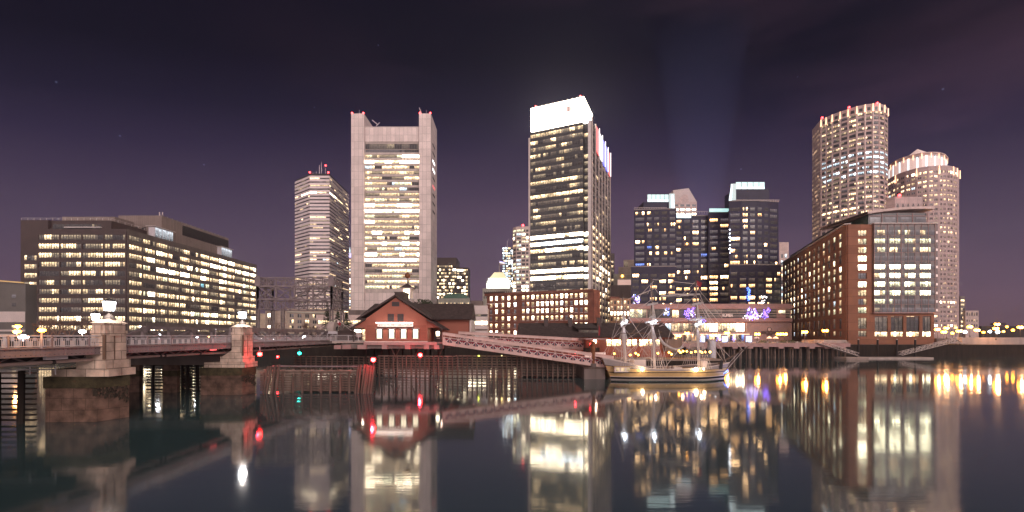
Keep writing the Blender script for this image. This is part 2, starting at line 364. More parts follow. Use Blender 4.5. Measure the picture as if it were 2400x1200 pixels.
# ================================================================== BUILDINGS
# --- broad brown office block on the left
b = Bld('office_building', 'long brown office block with ribbon windows behind the stone bridge, leftmost of the lit offices', 'building', (-242, 240, 4.7))
b.core([(-266.9, 240), (-216.5, 240), (-216.5, 361), (-266.9, 361)], 4.7, 68, 'office_brown')
F = fr2((-266.9, 240), (-216.5, 240)); rw = [(8+(787-(556.5+21.25*k+6))*.24, 8+(787-(556.5+21.25*k-6))*.24) for k in range(11)][::-1]
litrow = [3, 3, 2, 1, 2, 1, 2, 2, 3, 2, 1]
def k1(i, j):
    q = litrow[i]
    if q == 1: return runs(8, .55, mid=1, dim=3, faint=2, dark=3, bright=.7)
    if q == 2: return runs(8, .6, mid=3, bright=2.2, dim=2, dark=1.2, faint=.5)
    return runs(8, .6, bright=3, mid=3, hot=.7, dim=1.4, faint=.4)
b.facade(F, 50.4, 4.7, 68, colsf(4, 50.4, .8, .9), rw, k1, 'office_brown', .45, mu=.28)
F = fr2((-216.5, 240), (-216.5, 361))
def k2(i, j):
    q = litrow[i]
    if i in (9, 10) and j > 5: return runs(5, .7, hot=4, bright=3, mid=1)
    if q == 1: return runs(5, .6, mid=2.5, dim=3, faint=1, dark=1.2, bright=1.2)
    return runs(5, .6, bright=3.4, mid=3, hot=1.1, palehot=.5, pale=.8, dim=1.4, teal=.06, dark=.5)
b.facade(F, 121, 4.7, 68, colsf(13, 121, .9), rw, k2, 'office_grey', .45, mu=.30)
# bevelled upper-left tower slab, roof terrace, plant room
b.core([(-283, 246), (-266.9, 246), (-266.9, 300), (-283, 300)], 4.7, 74.7, 'office_brown')
F = fr2((-283, 246), (-267.1, 246)); b.facade(F, 15.9, 4.7, 74.6, [(2.0, 9.2)], [(z-.3, z2-.3) for z, z2 in rw[:9]], lambda i, j: runs(5, .5, mid=3, bright=1.5, dim=3, dark=1, faint=1), 'office_brown', .3)
b.core([(-266.9, 247), (-232, 247), (-232, 330), (-266.9, 330)], 68, 74.7, 'office_brown')
F = fr2((-266.9, 247), (-232, 247)); b.win(F, 9, 29, 69.5, 72.6, ['dark']*12+['dim']+['dark']*3); b.win(F, 1, 8, 69.5, 72.6, ['dark']*4)
b.wall.box(9, .3, 70.3, 30, 1.4, 70.8, 'frame_white', F)
b.core([(-272, 258), (-240, 258), (-240, 300), (-272, 300)], 74.7, 80, 'penthouse')
w = b.done()
p = MB(); p.prism([(-250, 271), (-222.5, 271), (-222.5, 335), (-250, 335)], 68.1, 84.4, 'penthouse')
F = fr2((-222.5, 271), (-222.5, 335)); p.box(17, 0, 76, 63.6, .15, 82.6, 'louver', F)
for a in range(0, 64, 4): p.box(a, .0, 83.6, a+.5, .4, 84.9, 'frame_grey', F)
q_ = MB(); q_.box(-236, 278, 84.45, -230, 284, 86, 'band_white'); q_.part('roof_unit', b.root)
for xx in (-228, -226): q_ = MB(); q_.tube((xx, 276, 84.4), (xx, 276, 88), .3, 'alu'); q_.part('vent_pipe', b.root)
p.box(-240, 270.8, 75.6, -237.4, 271, 77, 'louver'); p.box(-235, 270.8, 75.6, -232.4, 271, 77, 'louver')
p.part('plant_room', b.root)
for ya, yb, za, zb in ((262, 276, 68.2, 75.0), (322, 334, 68.2, 75.2)):
    p = MB(); F = fr2((-219.2, ya), (-219.2, yb)); p.box(0, -4, za, yb-ya, -.05, zb, 'steel_white', F)
    n = 5
    for i in range(n): p.face([F(i*(yb-ya)/n+.2, .02, za+.4), F((i+1)*(yb-ya)/n-.2, .02, za+.4), F((i+1)*(yb-ya)/n-.2, .02, zb-.4), F(i*(yb-ya)/n+.2, .02, zb-.4)], 'glazed', UVQ)
    p.box(-1, -5, zb+.1, yb-ya+1, .9, zb+.4, 'band_white', F); p.part('glazed_bay', b.root)
p = MB()
for i in range(15): p.tube((-283+i*3.6, 246.2, 74.7), (-283+i*3.6, 246.2, 76), .1, 'frame_white', 4)
for z in (75.4, 76): p.tube((-283, 246.2, z), (-232.6, 246.2, z), .06, 'frame_white', 4)
for i in range(18): p.tube((-232.2, 247+i*4.5, 74.7), (-232.2, 247+i*4.5, 76), .1, 'frame_white', 4)
p.tube((-232.2, 247, 76), (-232.2, 323, 76), .06, 'frame_white', 4); p.part('roof_railing', b.root)
# --- grey hall, far left
b = Bld('grey_hall', 'plain grey hall with white stripe and yellow roof edge at the far left', 'building', (-290, 238, 4.7))
b.core([(-330, 238), (-271.4, 238), (-271.4, 244), (-330, 244)], 4.7, 37, 'hall_grey')
b.wall.box(-330, 237.8, 15.6, -271.5, 237.99, 21.5, 'band_white'); b.wall.box(-330, 237.6, 4.8, -271.5, 237.99, 9, 'band_white'); b.wall.box(-330, 237.6, 10.4, -271.5, 237.99, 11.4, 'band_white')
b.wall.face([(-330, 237.7, 37), (-271.4, 237.7, 37), (-330, 237.7, 41.5)], 'hall_grey'); b.wall.face([(-330, 244, 37), (-330, 244, 41.5), (-271.4, 244, 37)], 'hall_grey')
b.wall.face([(-330, 237.7, 41.5), (-271.4, 237.7, 37), (-271.4, 244, 37), (-330, 244, 41.5)], 'hall_grey')
F = Fr(-279, 238, 1, 0)
for z, k in ((29, 'greyglass'), (24.4, 'dark'), (18.4, 'pale'), (11.8, 'mid')): b.win(F, 0, 2.4, z, z+2, [k])
b.done(); p = MB(); p.bar((-330, 237.3, 42.1), (-271.4, 237.3, 37.5), .6, .7, 'panel_yellow' if 0 else 'gold'); p.part('roof_edge_beam', b.root)
# --- banded helper for towers with ribbon floors
def ribbon_tower(b, pts, z0, z1, n, frac, cw, mat, keyw, dep=.35, special=None, top=None):
    b.core(pts, z0, z1+.01, mat, top)
    edges = []
    for a, c in zip(pts, pts[1:]+pts[:1]):
        F = fr2(a, c)
        if (F.ux*0-1*0) or True:
            nx, ny = F.uy, -F.ux
            mx, my = (a[0]+c[0])/2, (a[1]+c[1])/2
            if nx*mx+ny*my < 0: edges.append(F)
    pitch = (z1-z0)/n
    for i in range(n):
        w = MB(); za = z0+pitch*i+pitch*(1-frac)*.6; zb = za+pitch*frac
        for e, F in enumerate(edges):
            k = max(1, round(F.len/cw)); kw = (special or {}).get(i) or keyw
            ks = runs(k, .55, **kw)
            for j, key in enumerate(ks):
                u0, u1 = j*F.len/k, (j+1)*F.len/k
                w.face([F(u0, .05, za), F(u1, .05, za), F(u1, .05, zb), F(u0, .05, zb)], key, UVQ)
                w.box(u0-.06, .0, za, u0+.06, .1, zb, 'frame_dark', F)
            b.wall.box(-dep*.3, -.1, zb, F.len+dep*.3, dep, za+pitch, mat, F)
        w.part('window_band', b.root)
    for F in edges: b.wall.box(-dep*.3, -.1, z0, F.len+dep*.3, dep, z0+pitch*(1-frac)*.6, mat, F)
    return edges
# --- striped white tower with antennas
b = Bld('striped_tower', 'white high-rise striped by dark ribbon windows with antennas on the roof, behind the steel lattice', 'skyscraper', (-190, 402, 4.7))
pts = [(-212.4, 418), (-190.4, 402), (-172, 402), (-174.5, 456), (-200, 470), (-212.4, 460)]
sp_ = {3: dict(bright=3, mid=2, coolhot=1, dark=1), 6: dict(coolhot=4, cool=2, dim=2), 8: dict(bright=3, dim=3, dark=2), 15: dict(cool=2, mid=2, dim=3), 17: dict(mid=3, bright=2, dark=3), 22: dict(bright=2, dim=3, dark=2, cool=1), 24: dict(mid=2, dark=3, bright=2), 28: dict(bright=2, dim=2, dark=3), 41: dict(bright=3, hot=3, dim=2), 43: dict(mid=3, dim=3, dark=2, bright=1)}
ribbon_tower(b, pts, 4.7, 157.5, 46, .40, 3.2, 'tower_white', dict(dark=7, greyglass=2, dim=1.2, mid=.8, bright=.5), special=sp_)
b.wall.prism([(-211.4, 418.4), (-190, 403), (-172.7, 403), (-175, 455), (-200, 469), (-211.4, 459)], 157.5, 161.2, 'dark_mech')
b.done()
for X, h, r in ((-186, 12, .5), (-189, 6, .3), (-180, 9, .35), (-184, 15, .3), (-192, 4, .5), (-178, 5, .3)): p = MB(); p.tube((X, 412, 161), (X, 412, 161+h), r, 'steel_white', 5, r*.5); p.part('antenna', b.root)
p = MB(); p.box(-192, 410, 161.2, -176, 414, 163, 'dark_mech'); p.part('antenna_base', b.root)
for q in ((-190.5, 402, 162), (-173, 402, 161.9), (-179.5, 411, 172)): beacon(b.root, q, .8)
# --- lit slender tower between the striped tower and the slab tower
b = Bld('lit_tower', 'distant tower with violet-white lit crown, tucked between the striped tower and the tall metal slab', 'skyscraper', (-231, 600, 4.7))
b.core([(-243, 600), (-218, 600), (-218, 630), (-243, 630)], 4.7, 125, 'granite_pink')
F = fr2((-243, 600), (-218, 600)); b.facade(F, 25, 4.7, 118, colsf(9, 25, 1.3), rowsf(10, 24, 4.45, 2.6), lambda i, j: wk(1, hot=2.4, bright=3, cool=.8, coolhot=.8, dark=2), 'granite_pink', .25, fm=None)
b.wall.box(-241, 599.4, 118, -220, 599.9, 124, 'panel_violet')
for i in range(6): b.wall.lathe((-240+i*4, 600, 125), [(.7, 0), (.7, 3), (.1, 8 if i in (0, 3) else 5)], 'crown_ice', 5)
F = fr2((-243, 600), (-218, 600)); b.wall.box(2, .2, 80, 3, .5, 118, 'led_blue', F); b.done()
# --- tall metal slab tower with two pylons
D0 = 350
b = Bld('slab_tower', 'tall pale metal slab tower with two taller side pylons standing behind the red museum', 'skyscraper', (-99, 350, 4.7))
zt = wz(266, 350)
b.core([(wx(853, 352), 353.6), (wx(982, 352), 353.6), (wx(982, 352), 377), (wx(853, 352), 377)], 4.7, wz(297, 352), 'alu')
F = fr2((wx(853, 352)+.02, 353.6), (wx(982, 352)-.02, 353.6)); Wd = F.len
b.wall.box(0, 0, wz(332, 352), Wd, 1.7, wz(297, 352)-.02, 'alu', F); b.wall.box(0, 0, 4.7, Wd, 1.7, wz(687, 352), 'alu', F)
zz = [wz(341+12.78*i, 353) for i in range(27)]
spec = {0: dict(dark=2, dim=2, faint=2, blue=.1), 1: dict(dark=1, greyglass=1), 2: dict(mid=3, pale=2, dim=1), 3: dict(bright=4, hot=2, pale=1), 9: dict(mid=3, dim=2, bright=1), 11: dict(bright=3, hot=2), 12: dict(hot=3, palehot=2, pale=2), 14: dict(mid=3, bright=2), 16: dict(hot=2, bright=2, mid=3), 18: dict(pale=2, bright=3, hot=2, mid=2), 20: dict(hot=3, mid=2, bright=2), 21: dict(hot=5, palehot=2, bright=1)}
for i, z in enumerate(zz):
    w = MB(); ks = runs(22, .62, **spec.get(i, dict(mid=3, pale=2, dim=2, faint=.8, dark=1.1, bright=2, orange=.1, cool=.2)))
    if i == 2: ks[15:] = ['hot']*7
    if i in (3, 11, 14): ks[:4] = ['hot']*4
    z0_, z1_ = z-(3.4 if i == 0 else 1.35), z+1.3
    for j, k in enumerate(ks):
        u0, u1 = j*Wd/22, (j+1)*Wd/22
        w.face([F(u0, .1, z0_), F(u1, .1, z0_), F(u1, .1, z1_), F(u0, .1, z1_)], k, UVQ); w.box(u0-.07, .05, z0_, u0+.07, .2, z1_, 'frame_grey', F)
    w.part('window_band', b.root)
    nz_ = (zz[i+1]+1.32) if i < 26 else wz(687, 352)
    b.wall.box(.5, 0, nz_, Wd-.5, .95, z0_-.02, 'alu_spandrel', F)
b.wall.box(0, 0, zz[0]+1.3, Wd, .9, wz(332, 352)-.01, 'alu_spandrel', F)
w = b.done()
for X0, X1 in ((823, 853), (982, 1010)):
    p = MB(); x0, x1 = wx(X0, 350), wx(X1, 350); p.box(x0, 350, 4.7, x1, 378, zt, 'alu')
    if X0 > 900:
        for i in range(9): p.box(x1-.4, 357+.1, wz(345, 362)-i*7.0, x1+.08, 368, wz(345, 362)-i*7.0+1.7, 'strip_white' if i in (2, 3) else ('tag_red' if i == 5 else 'louver'))
    p.part('pylon', b.root); 
    for x in (x0+.6, x1-.6): beacon(b.root, (x, 350.4, zt+.6), .75)
for a_, c_, r_ in (((-118, 360, 190), (-113, 360, 186), .4), ((-114, 358, 184), (-111, 358, 187), .3), ((wx(988, 350), 352, zt), (wx(981, 350), 352, zt+6), .3), ((wx(998, 350), 352, zt), (wx(998, 350), 352, zt+4), .15), ((wx(840, 350), 352, zt), (wx(840, 350), 352, zt+4), .15)): p = MB(); p.tube(a_, c_, r_, 'steel_white', 5); p.part('antenna', b.root)
# --- dark lit pair right of the slab tower
b = Bld('stepped_office', 'dark stepped office tower full of small bright windows, just right of the metal slab', 'building', (-75, 500, 4.7))
b.core([(-88, 500), (-65, 500), (-65, 530), (-88, 530)], 4.7, wz(604, 500), 'office_brown'); b.core([(-64.9, 503), (-51.8, 503), (-51.8, 530), (-64.9, 530)], 4.7, wz(626, 500), 'office_brown')
for x0, x1, y, zt_, n in ((-88, -65, 500, wz(618, 500), 10), (-64.9, -51.8, 503, wz(634, 500), 9)):
    F = fr2((x0, y), (x1, y)); r = rowsf(wz(700, 500), n, 4.05, 2.3)
    b.facade(F, x1-x0, 4.7, zt_, colsf(int((x1-x0)/2.2), x1-x0, .5), r, lambda i, j: wk(1, hot=3 if i in (2, 3, 8) else 1.0, bright=2.5, mid=1.5, dark=2, dim=1), 'office_brown', .25, fm=None)
b.done()
b = Bld('mansard_building', 'low pale building with a green lit mansard roof in front of the dark stepped office', 'building', (-62, 460, 4.7))
b.core([(-80, 460), (-45.5, 460), (-45.5, 480), (-80, 480)], 4.7, wz(708, 460), 'limestone')
F = fr2((-80, 460), (-45.5, 460)); b.facade(F, 34.5, 4.7, wz(708, 460)+4, colsf(16, 34.5, 1.1), rowsf(38, 2, 3.8, 1.8), lambda i, j: wk(1, mid=2, dark=2, bright=1), 'limestone', .25, fm=None)
b.done(); p = MB(); z = wz(700, 460)
vs = [(-76, 461, z), (-46, 461, z), (-46, 479, z), (-76, 479, z), (-70, 465, z+6), (-52, 465, z+6), (-52, 475, z+6), (-70, 475, z+6)]
p.poly(vs, [(0, 1, 5, 4), (1, 2, 6, 5), (2, 3, 7, 6), (3, 0, 4, 7), (4, 5, 6, 7), (3, 2, 1, 0)], 'greenish_roof'); p.part('roof', b.root)
# --- gold topped hotel
b = Bld('gold_topped_building', 'floodlit white stepped building with gold roof and flagpole, behind the brick block', 'building', (-19, 450, 4.7))
D = 450
b.core([(wx(1131, D), D), (wx(1201, D), D), (wx(1201, D), D+25), (wx(1131, D), D+25)], 4.7, wz(676, D), 'limestone')
F = fr2((wx(1131, D), D), (wx(1201, D), D)); b.facade(F, F.len, 20, wz(676, D), colsf(14, F.len, 1.2), rowsf(wz(700, D), 2, 5.2, 2.6), lambda i, j: wk(1, dark=4, greyglass=1), 'limestone', .3, fm=None)
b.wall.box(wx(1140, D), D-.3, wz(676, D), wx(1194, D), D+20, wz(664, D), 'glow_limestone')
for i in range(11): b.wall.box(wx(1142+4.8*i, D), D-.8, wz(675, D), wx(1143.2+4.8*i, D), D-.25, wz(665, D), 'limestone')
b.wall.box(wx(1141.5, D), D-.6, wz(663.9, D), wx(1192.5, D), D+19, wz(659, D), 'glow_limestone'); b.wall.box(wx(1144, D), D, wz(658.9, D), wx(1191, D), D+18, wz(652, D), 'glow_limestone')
b.wall.box(wx(1140.6, D), D-1, wz(664.6, D), wx(1193.4, D), D-.62, wz(663.6, D), 'limestone')
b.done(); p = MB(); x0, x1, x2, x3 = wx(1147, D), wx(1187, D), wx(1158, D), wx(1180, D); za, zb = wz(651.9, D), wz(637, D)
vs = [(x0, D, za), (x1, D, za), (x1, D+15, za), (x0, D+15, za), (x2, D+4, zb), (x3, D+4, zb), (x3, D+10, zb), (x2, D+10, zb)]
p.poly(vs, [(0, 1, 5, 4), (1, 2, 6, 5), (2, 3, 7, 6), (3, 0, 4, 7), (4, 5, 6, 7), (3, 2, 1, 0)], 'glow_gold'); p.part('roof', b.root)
p = MB(); p.tube((wx(1170, D), D+5, zb), (wx(1170, D), D+5, wz(608, D)), .5, 'mast_white', 5, .2); p.part('flagpole', b.root)
p = MB()
for i, m in enumerate(('panel_violet', 'panel_white', 'flag_white', 'panel_white')):
    z = wz(610+2.2*i, D); xa = wx(1170.6, D)
    p.poly([(xa, D+5, z), (xa+3, D+5.4, z-.5), (xa+5.4, D+4.8, z-1.3), (xa+5.4, D+4.8, z-2.2), (xa+3, D+5.4, z-1.5), (xa, D+5, z-1)], [(0, 1, 4, 5), (1, 2, 3, 4)], m if i < 2 else 'flag_white')
p.part('flag', b.root)
# --- far glass tower and rounded tower
b = Bld('glass_tower', 'thin far glass tower with icy white lights, left of the rounded tower', 'skyscraper', (-7, 600, 4.7))
D = 600; b.core([(wx(1177, D), D), (wx(1204, D), D), (wx(1204, D), D+20), (wx(1177, D), D+20)], 4.7, wz(580, D), 'curtain_dark')
F = fr2((wx(1177, D), D), (wx(1204, D), D)); b.facade(F, F.len, 40, wz(580, D), colsf(4, F.len, .9), rowsf(wz(700, D)+2, 20, 3.55, 2.3), lambda i, j: runs(2, .4, coolhot=1.6, cool=2, bright=1, dark=1), 'curtain_dark', .2, fm=None)
b.done(); p = MB(); p.tube((wx(1189, D), D+4, wz(580, D)), (wx(1189, D), D+4, wz(562, D)), .4, 'steel_white', 4); p.part('antenna', b.root)
b = Bld('rounded_tower', 'pale rounded tower with square windows and a red beacon, behind the glowing-topped tower', 'skyscraper', (8, 420, 4.7))
D = 420; pts = [(wx(1201, D)+.2, D+14), (wx(1202.5, D), D+5), (wx(1210, D), D+1), (wx(1222, D), D), (wx(1252, D), D-1), (wx(1252, D), D+30), (wx(1203, D), D+30)]
b.core(pts, 4.7, wz(531, D), 'granite_pink_light')
for a, c, n in ((1, 2, 1), (2, 3, 1), (3, 4, 3)):
    F = fr2(pts[a], pts[c]); b.facade(F, F.len, 40, wz(531, D), colsf(n, F.len, .9, .45), rowsf(wz(683, D), 17, 3.66, 2.2), lambda i, j: runs(2, .6, dark=3.4, pale=1.4, mid=1, palehot=.5 if i not in (0, 1, 14) else 5, hot=.1 if i not in (0, 1) else 5, cool=.4), 'granite_pink_light', .3, fm=None)
b.done(); p = MB(); p.tube((wx(1226, D), D+8, wz(531, D)), (wx(1226, D), D+8, wz(524, D)), .3, 'steel_dark', 4); p.part('antenna', b.root); p = MB(); p.tube((wx(1239, D), D+8, wz(531, D)), (wx(1239, D), D+8, wz(512, D)), .25, 'steel_dark', 4); p.part('antenna', b.root); beacon(b.root, (wx(1226, D), D+8, wz(523, D)), 1.1)
# --- glowing topped tower
b = Bld('glowing_topped_tower', 'tall dark glass tower under a glowing white box top with coloured fins down one side', 'skyscraper', (30, 236, 4.7))
Lp, Np, Rp = (10.5, 244), (42.55, 230), (63.5, 278.6); Bk = (31.5, 292.6)
F = fr2(Lp, Np); Wf = F.len; us = Wf-4.2
b.core([Lp, F(us, 0, 0)[:2], F(us, -2.0, 0)[:2], F(Wf-1.6, -2, 0)[:2], F(Wf-1.6, 0, 0)[:2], Np, Rp, Bk], 4.7, 124, 'curtain_dark')
pit = 3.86; zb = 7.2
def krow(i, j):
    n = 10
    if i in (8, 9): return runs(n, .7, hot=5, bright=2)
    if i == 10: return runs(n, .6, mid=2, dim=2, dark=1)
    if i == 11: return runs(n, .6, dim=2, bright=1, mid=1, dark=1)
    if i == 12: return runs(n, .7, hot=4, bright=4)
    if i == 13: return runs(n, .8, coolhot=4, hot=2, cool=2)
    if i == 14: return runs(n, .7, hot=5, bright=2)
    if i == 20: return runs(n, .9, bright=5, mid=3)
    if i == 22: return runs(n, .8, bright=3, mid=3, dim=1)
    if i == 29: return runs(n, .8, mid=2, bright=1, dim=1)
    return runs(n, .45, dark=3.4, faint=3.5, dim=3, mid=2.2, bright=.7)
rws = [(zb+pit*i+1.1, zb+pit*i+3.35) for i in range(30)]
b.facade(F, us, 4.7, 124, colsf(2, us, .25, .15), rws, krow, 'curtain_dark', .25, sp='curtain_dark', fm='frame_dark', mu=.2)
for u in (0,): b.wall.box(u-.9, -.3, 30, u-.1, .7, 121, 'band_white', F)
for i, (a, c) in enumerate(rws): b.win(Fr(*F(us+.2, -1.95, 0)[:2], F.ux, F.uy), 0, 2.2, a, c, [('hot' if i in (8, 9, 12, 14) else wk(1, dark=2, dim=2, mid=1)[0])], None)
b.wall.box(Wf-1.5, -1, 4.7, Wf+.1, .5, 123.9, 'frame_white', F)
G = fr2(Np, Rp); Wg = G.len; nb = 6; bw = Wg/nb
def kside(i, j):
    if i < 16: return runs(3, .6, mid=3, bright=2.5, hot=1.3 if i in (8, 9, 10, 12, 14, 4, 5) else .4, dim=2, faint=1)
    return runs(3, .5, dark=5, faint=3, dim=1.2, mid=.5, teal=.1)
b.facade(G, Wg, 4.7, 124, colsf(nb, Wg, .9), rws, kside, 'curtain_dark', .3, pm='curtain_grey', fm='frame_grey')
for i in range(nb+1): b.wall.box(max(0, i*bw-.25), .35, 4.7, i*bw+.25, 1.0, 126, 'alu_spandrel', G)
for z in (44, 60, 76, 92, 108): b.wall.box(0, .32, z, Wg, .55, z+.4, 'alu_spandrel', G)
w = b.done()
for i, m in enumerate(('panel_red', 'panel_white', 'panel_blue', 'panel_blue', 'panel_red')):
    p = MB(); p.box((i+1)*bw+.5, .5, 111.5, (i+2)*bw-.5, .9, 125.5, m, G)
    p.box((i+2)*bw-1.0, .92, 111.5, (i+2)*bw-.4, 1.3, 127, 'panel_white', G); p.part('light_panel', b.root)
p = MB(); q = fr2(Lp, Np)
pg = [q(.2, -.1, 0)[:2], q(us+.3, -.1, 0)[:2], q(us+.3, -21, 0)[:2], q(.2, -21, 0)[:2]]
p.prism(pg, 124.8, 138, 'crown_white')
for i in range(8):
    for z in (128, 131.4, 134.8): p.box(2+i*4, -.08, z, 2.25+i*4, -.0, z+.25, 'frame_dark', q)
for i in range(11): p.box(1+i*2.95, -.3, 137.9, 1.5+i*2.95, .3, 138.7, 'frame_grey', q)
p.box(21, -.08, 131.4, 24, -.02, 134.6, 'glow_pink', q); 
for u in (21.0, 22.4, 23.8): p.box(u, -.04, 131.4, u+.2, .02, 134.6, 'rust', q)
p.part('lit_crown', b.root)
for u in (3, 29): beacon(b.root, q(u, -.5, 138.9), .4)
# narrow dark tower behind it
b = Bld('narrow_dark_tower', 'narrow dark tower showing just right of the glowing-topped tower', 'skyscraper', (82, 350, 4.7))
D = 350; b.core([(wx(1424, D), D), (wx(1440, D), D), (wx(1440, D), D+20), (wx(1424, D), D+20)], 4.7, wz(594, D), 'office_brown')
F = fr2((wx(1424, D), D), (wx(1440, D), D)); b.facade(F, F.len, 4.7, wz(594, D), colsf(2, F.len, .5), rowsf(12, 16, 3.7, 1.9), lambda i, j: runs(2, .5, dark=3, dim=2, mid=1), 'office_brown', .2, fm=None); b.done()
# --- brick office block with bright sash windows
b = Bld('brick_block', 'dark red brick block with rows of bright sash windows under the glowing-topped tower', 'building', (12, 200, 4.7))
Lp, Rp = (wx(1142, 208), 208), (35.5, 187); F = fr2(Lp, Rp); Wd = F.len; zt = 28.2
e1, e2, e3 = (38.2, 189), (39.5, 193), (42.5, 210)
b.core([Lp, Rp, e1, e2, e3, (-6, 228)], 4.7, zt, 'brick_dark')
xs = [587, 635, 693, 747, 804, 879, 920, 965, 1009, 1052, 1095, 1139, 1182, 1226, 1270, 1315, 1358, 1405, 1448]
def u_at(F, X):  # where the pixel column X meets the wall
    t = (X-1200)/1000; return (t*F.y-F.x)/(F.ux-t*F.uy)
cols = [(u_at(F, 1000+x/3.871)-.62, u_at(F, 1000+x/3.871)+.62) for x in xs]
zr = [8+(787-Y)*.2 for Y in (697.5, 713.5, 729.5, 746, 763, 780)][::-1]
b.facade(F, Wd, 4.7, zt, cols, [(z-.95, z+.95) for z in zr], lambda i, j: wk(1, hot=4.5, bright=4, mid=1.6, greyglass=.5 if i != 3 else 5, coolhot=.4), 'brick_dark', .35, fm='frame_dark', mu=.1, nh=1)
for a, c in ((Rp, e1), (e1, e2), (e2, e3)):
    G = fr2(a, c); n = 1 if G.len < 5 else 5
    b.facade(G, G.len, 4.7, zt, colsf(n, G.len, 1.6), [(z-1.05, z+1.05) for z in zr], lambda i, j: wk(1, hot=3, bright=2, mid=2, dark=1), 'brick_dark', .35, nh=1)
for i, z in enumerate(zr):
    for a, c in cols: b.wall.box(a-.15, .3, z-1.3, c+.15, .5, z-1.1, 'granite_pink_light', F)
b.wall.box(-1, .2, zt-.9, Wd+.3, 1.1, zt+.25, 'brick_dark', F); b.wall.box(-1.2, .3, zt+.3, 9.5, 1.5, zt+.9, 'trim_dark', F); b.wall.box(-.6, .37, zt-4.9, 8, .6, zt-4.5, 'granite_pink_light', F)
b.wall.box(-.5, .37, 4.8, 8, .7, 9.2, 'trim_dark', F); b.wall.box(-.5, .4, 9.2, 8.6, .9, 9.7, 'granite_pink_light', F)
b.done()
# --- tan brick building + deco tower
b = Bld('tan_brick_building', 'tan brick building with arched windows left of the ship masts', 'building', (55, 215, 4.7))
D = 215; b.core([(wx(1429, D), D), (wx(1477, D), D), (wx(1477, D), D+18), (wx(1429, D)*1.1, D+18)], 4.7, wz(701, D), 'brick_tan')
F = fr2((wx(1429, D), D), (wx(1477, D), D)); zr = [wz(Y, D) for Y in (748, 735, 722, 709)]
def k(i, j): return wk(1, hot=5, bright=1) if i == 1 else wk(1, mid=2, dim=2, bright=1, dark=1)
b.facade(F, F.len, 4.7, wz(701, D), colsf(6, F.len, .75, .5), [(z-.95, z+.95) for z in zr], k, 'brick_tan', .3, mu=.1, nh=1)
b.wall.box(-.2, .3, wz(702, D), F.len+.2, .8, wz(700, D), 'brick_tan', F); b.wall.box(wx(1434, D), D+3, wz(701, D), wx(1456, D), D+12, wz(694, D), 'brick_dark'); b.done()
b = Bld('stepped_stone_tower', 'pale stepped stone tower with floodlit ledge left of the dark hotel towers', 'building', (78, 300, 4.7))
D = 300; 
for X0, X1, Y0, dd, m in ((1420, 1495, 668, 0, 'concrete'), (1441, 1495, 640, 4, 'limestone'), (1455, 1495, 622, 7, 'beige_stone'), (1470, 1495, 603, 10, 'beige_stone')):
    b.core([(wx(X0, D), D+dd), (wx(X1, D), D+dd), (wx(X1, D)*1.08, D+22), (wx(X0, D)*1.08, D+22)], 4.7, wz(Y0, D), m)
for X in (1454, 1461, 1468, 1475): b.win(Fr(wx(X, D), D+4, 1, 0), 0, 1.3, wz(666, D), wz(656, D), ['hot'], None)
for X in (1472, 1477): b.win(Fr(wx(X, D), D+10, 1, 0), 0, .9, wz(620, D), wz(608, D), ['dim'], None)
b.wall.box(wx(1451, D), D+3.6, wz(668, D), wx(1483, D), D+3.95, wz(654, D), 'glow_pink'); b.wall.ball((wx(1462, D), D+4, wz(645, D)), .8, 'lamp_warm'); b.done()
# --- twin dark hotel towers
b = Bld('hotel_towers', 'dark purple glass hotel with two curved towers crowned by aqua lit glass screens', 'hotel', (105, 235, 4.7))
lo = dict(orange=3.4, orangehot=2.4, dark=4, faint=1.4, darkwarm=2); hi = dict(greyglass=5, dark=2, darkwarm=1, orange=.45, orangehot=.25, blue=.08, cool=.12)
def hotelrows(z0, n): return [(z0+3.17*i+1.0, z0+3.17*i+2.75) for i in range(n)]
def tower(pts, z1, z0=4.7, ncol=None, nlow=11, nf=22):
    b.core(pts+[(pts[-1][0], pts[-1][1]+26), (pts[0][0]*(pts[0][1]+26)/pts[0][1]+.5, pts[0][1]+26)], z0, z1, 'hotel_dark')
    n = int((z1-z0-1.5)/3.17)
    zs = 7+3.17*max(0, int((z0-7)/3.17+.99)) if z0 > 6 else 7
    n = int((z1-zs-.8)/3.17)
    for a, c in zip(pts, pts[1:]):
        F = fr2(a, c); nc = max(1, round(F.len/5.0)); 
        cs = colsf(nc, F.len, 1.5, .8)
        b.facade(F, F.len, z0, z1, cs, hotelrows(zs, n), lambda i, j: [wk(1, **(lo if zs+3.17*i < 44 else hi))[0]]*4 if R.random() < .8 else wk(4, **lo), 'hotel_dark', .22, mu=.12, hs=[.3], fm='frame_dark')
        b.wall.box(0, .2, z1-.5, F.len, .5, z1+.1, 'frame_grey', F)
tower([(wx(1486, 236), 236), (wx(1512, 236), 235), (wx(1545, 236), 234.5), (wx(1582, 236), 234)], wz(490, 235))
tower([(wx(1582, 240), 241), (wx(1620, 240), 240), (wx(1660, 240), 240)], wz(505, 240)); tower([(wx(1660, 238), 238), (wx(1708, 238), 237)], wz(497, 238))
tower([(wx(1708, 228), 228), (wx(1735, 228), 227), (wx(1770, 228), 227), (wx(1803, 228), 228)], wz(471, 228)); tower([(wx(1803, 229), 229.5), (wx(1829, 229), 231)], wz(471, 230))
tower([(wx(1479, 232), 232), (wx(1583, 232), 231)], wz(624, 232)); tower([(wx(1709, 225), 225), (wx(1770, 225), 224), (wx(1831, 225), 225)], wz(620, 225))
b.done()
for (X0, X1, Y0, Y1, D, dm) in ((1508, 1567, 473, 490, 240, 1), (1724, 1803, 443, 471, 233, 1)): p = MB(); p.box(wx(X0, D), D, wz(Y1, D)-.5, wx(X1, D), D+12, wz(Y0, D), 'hotel_dark'); p.part('plant_room', b.root)
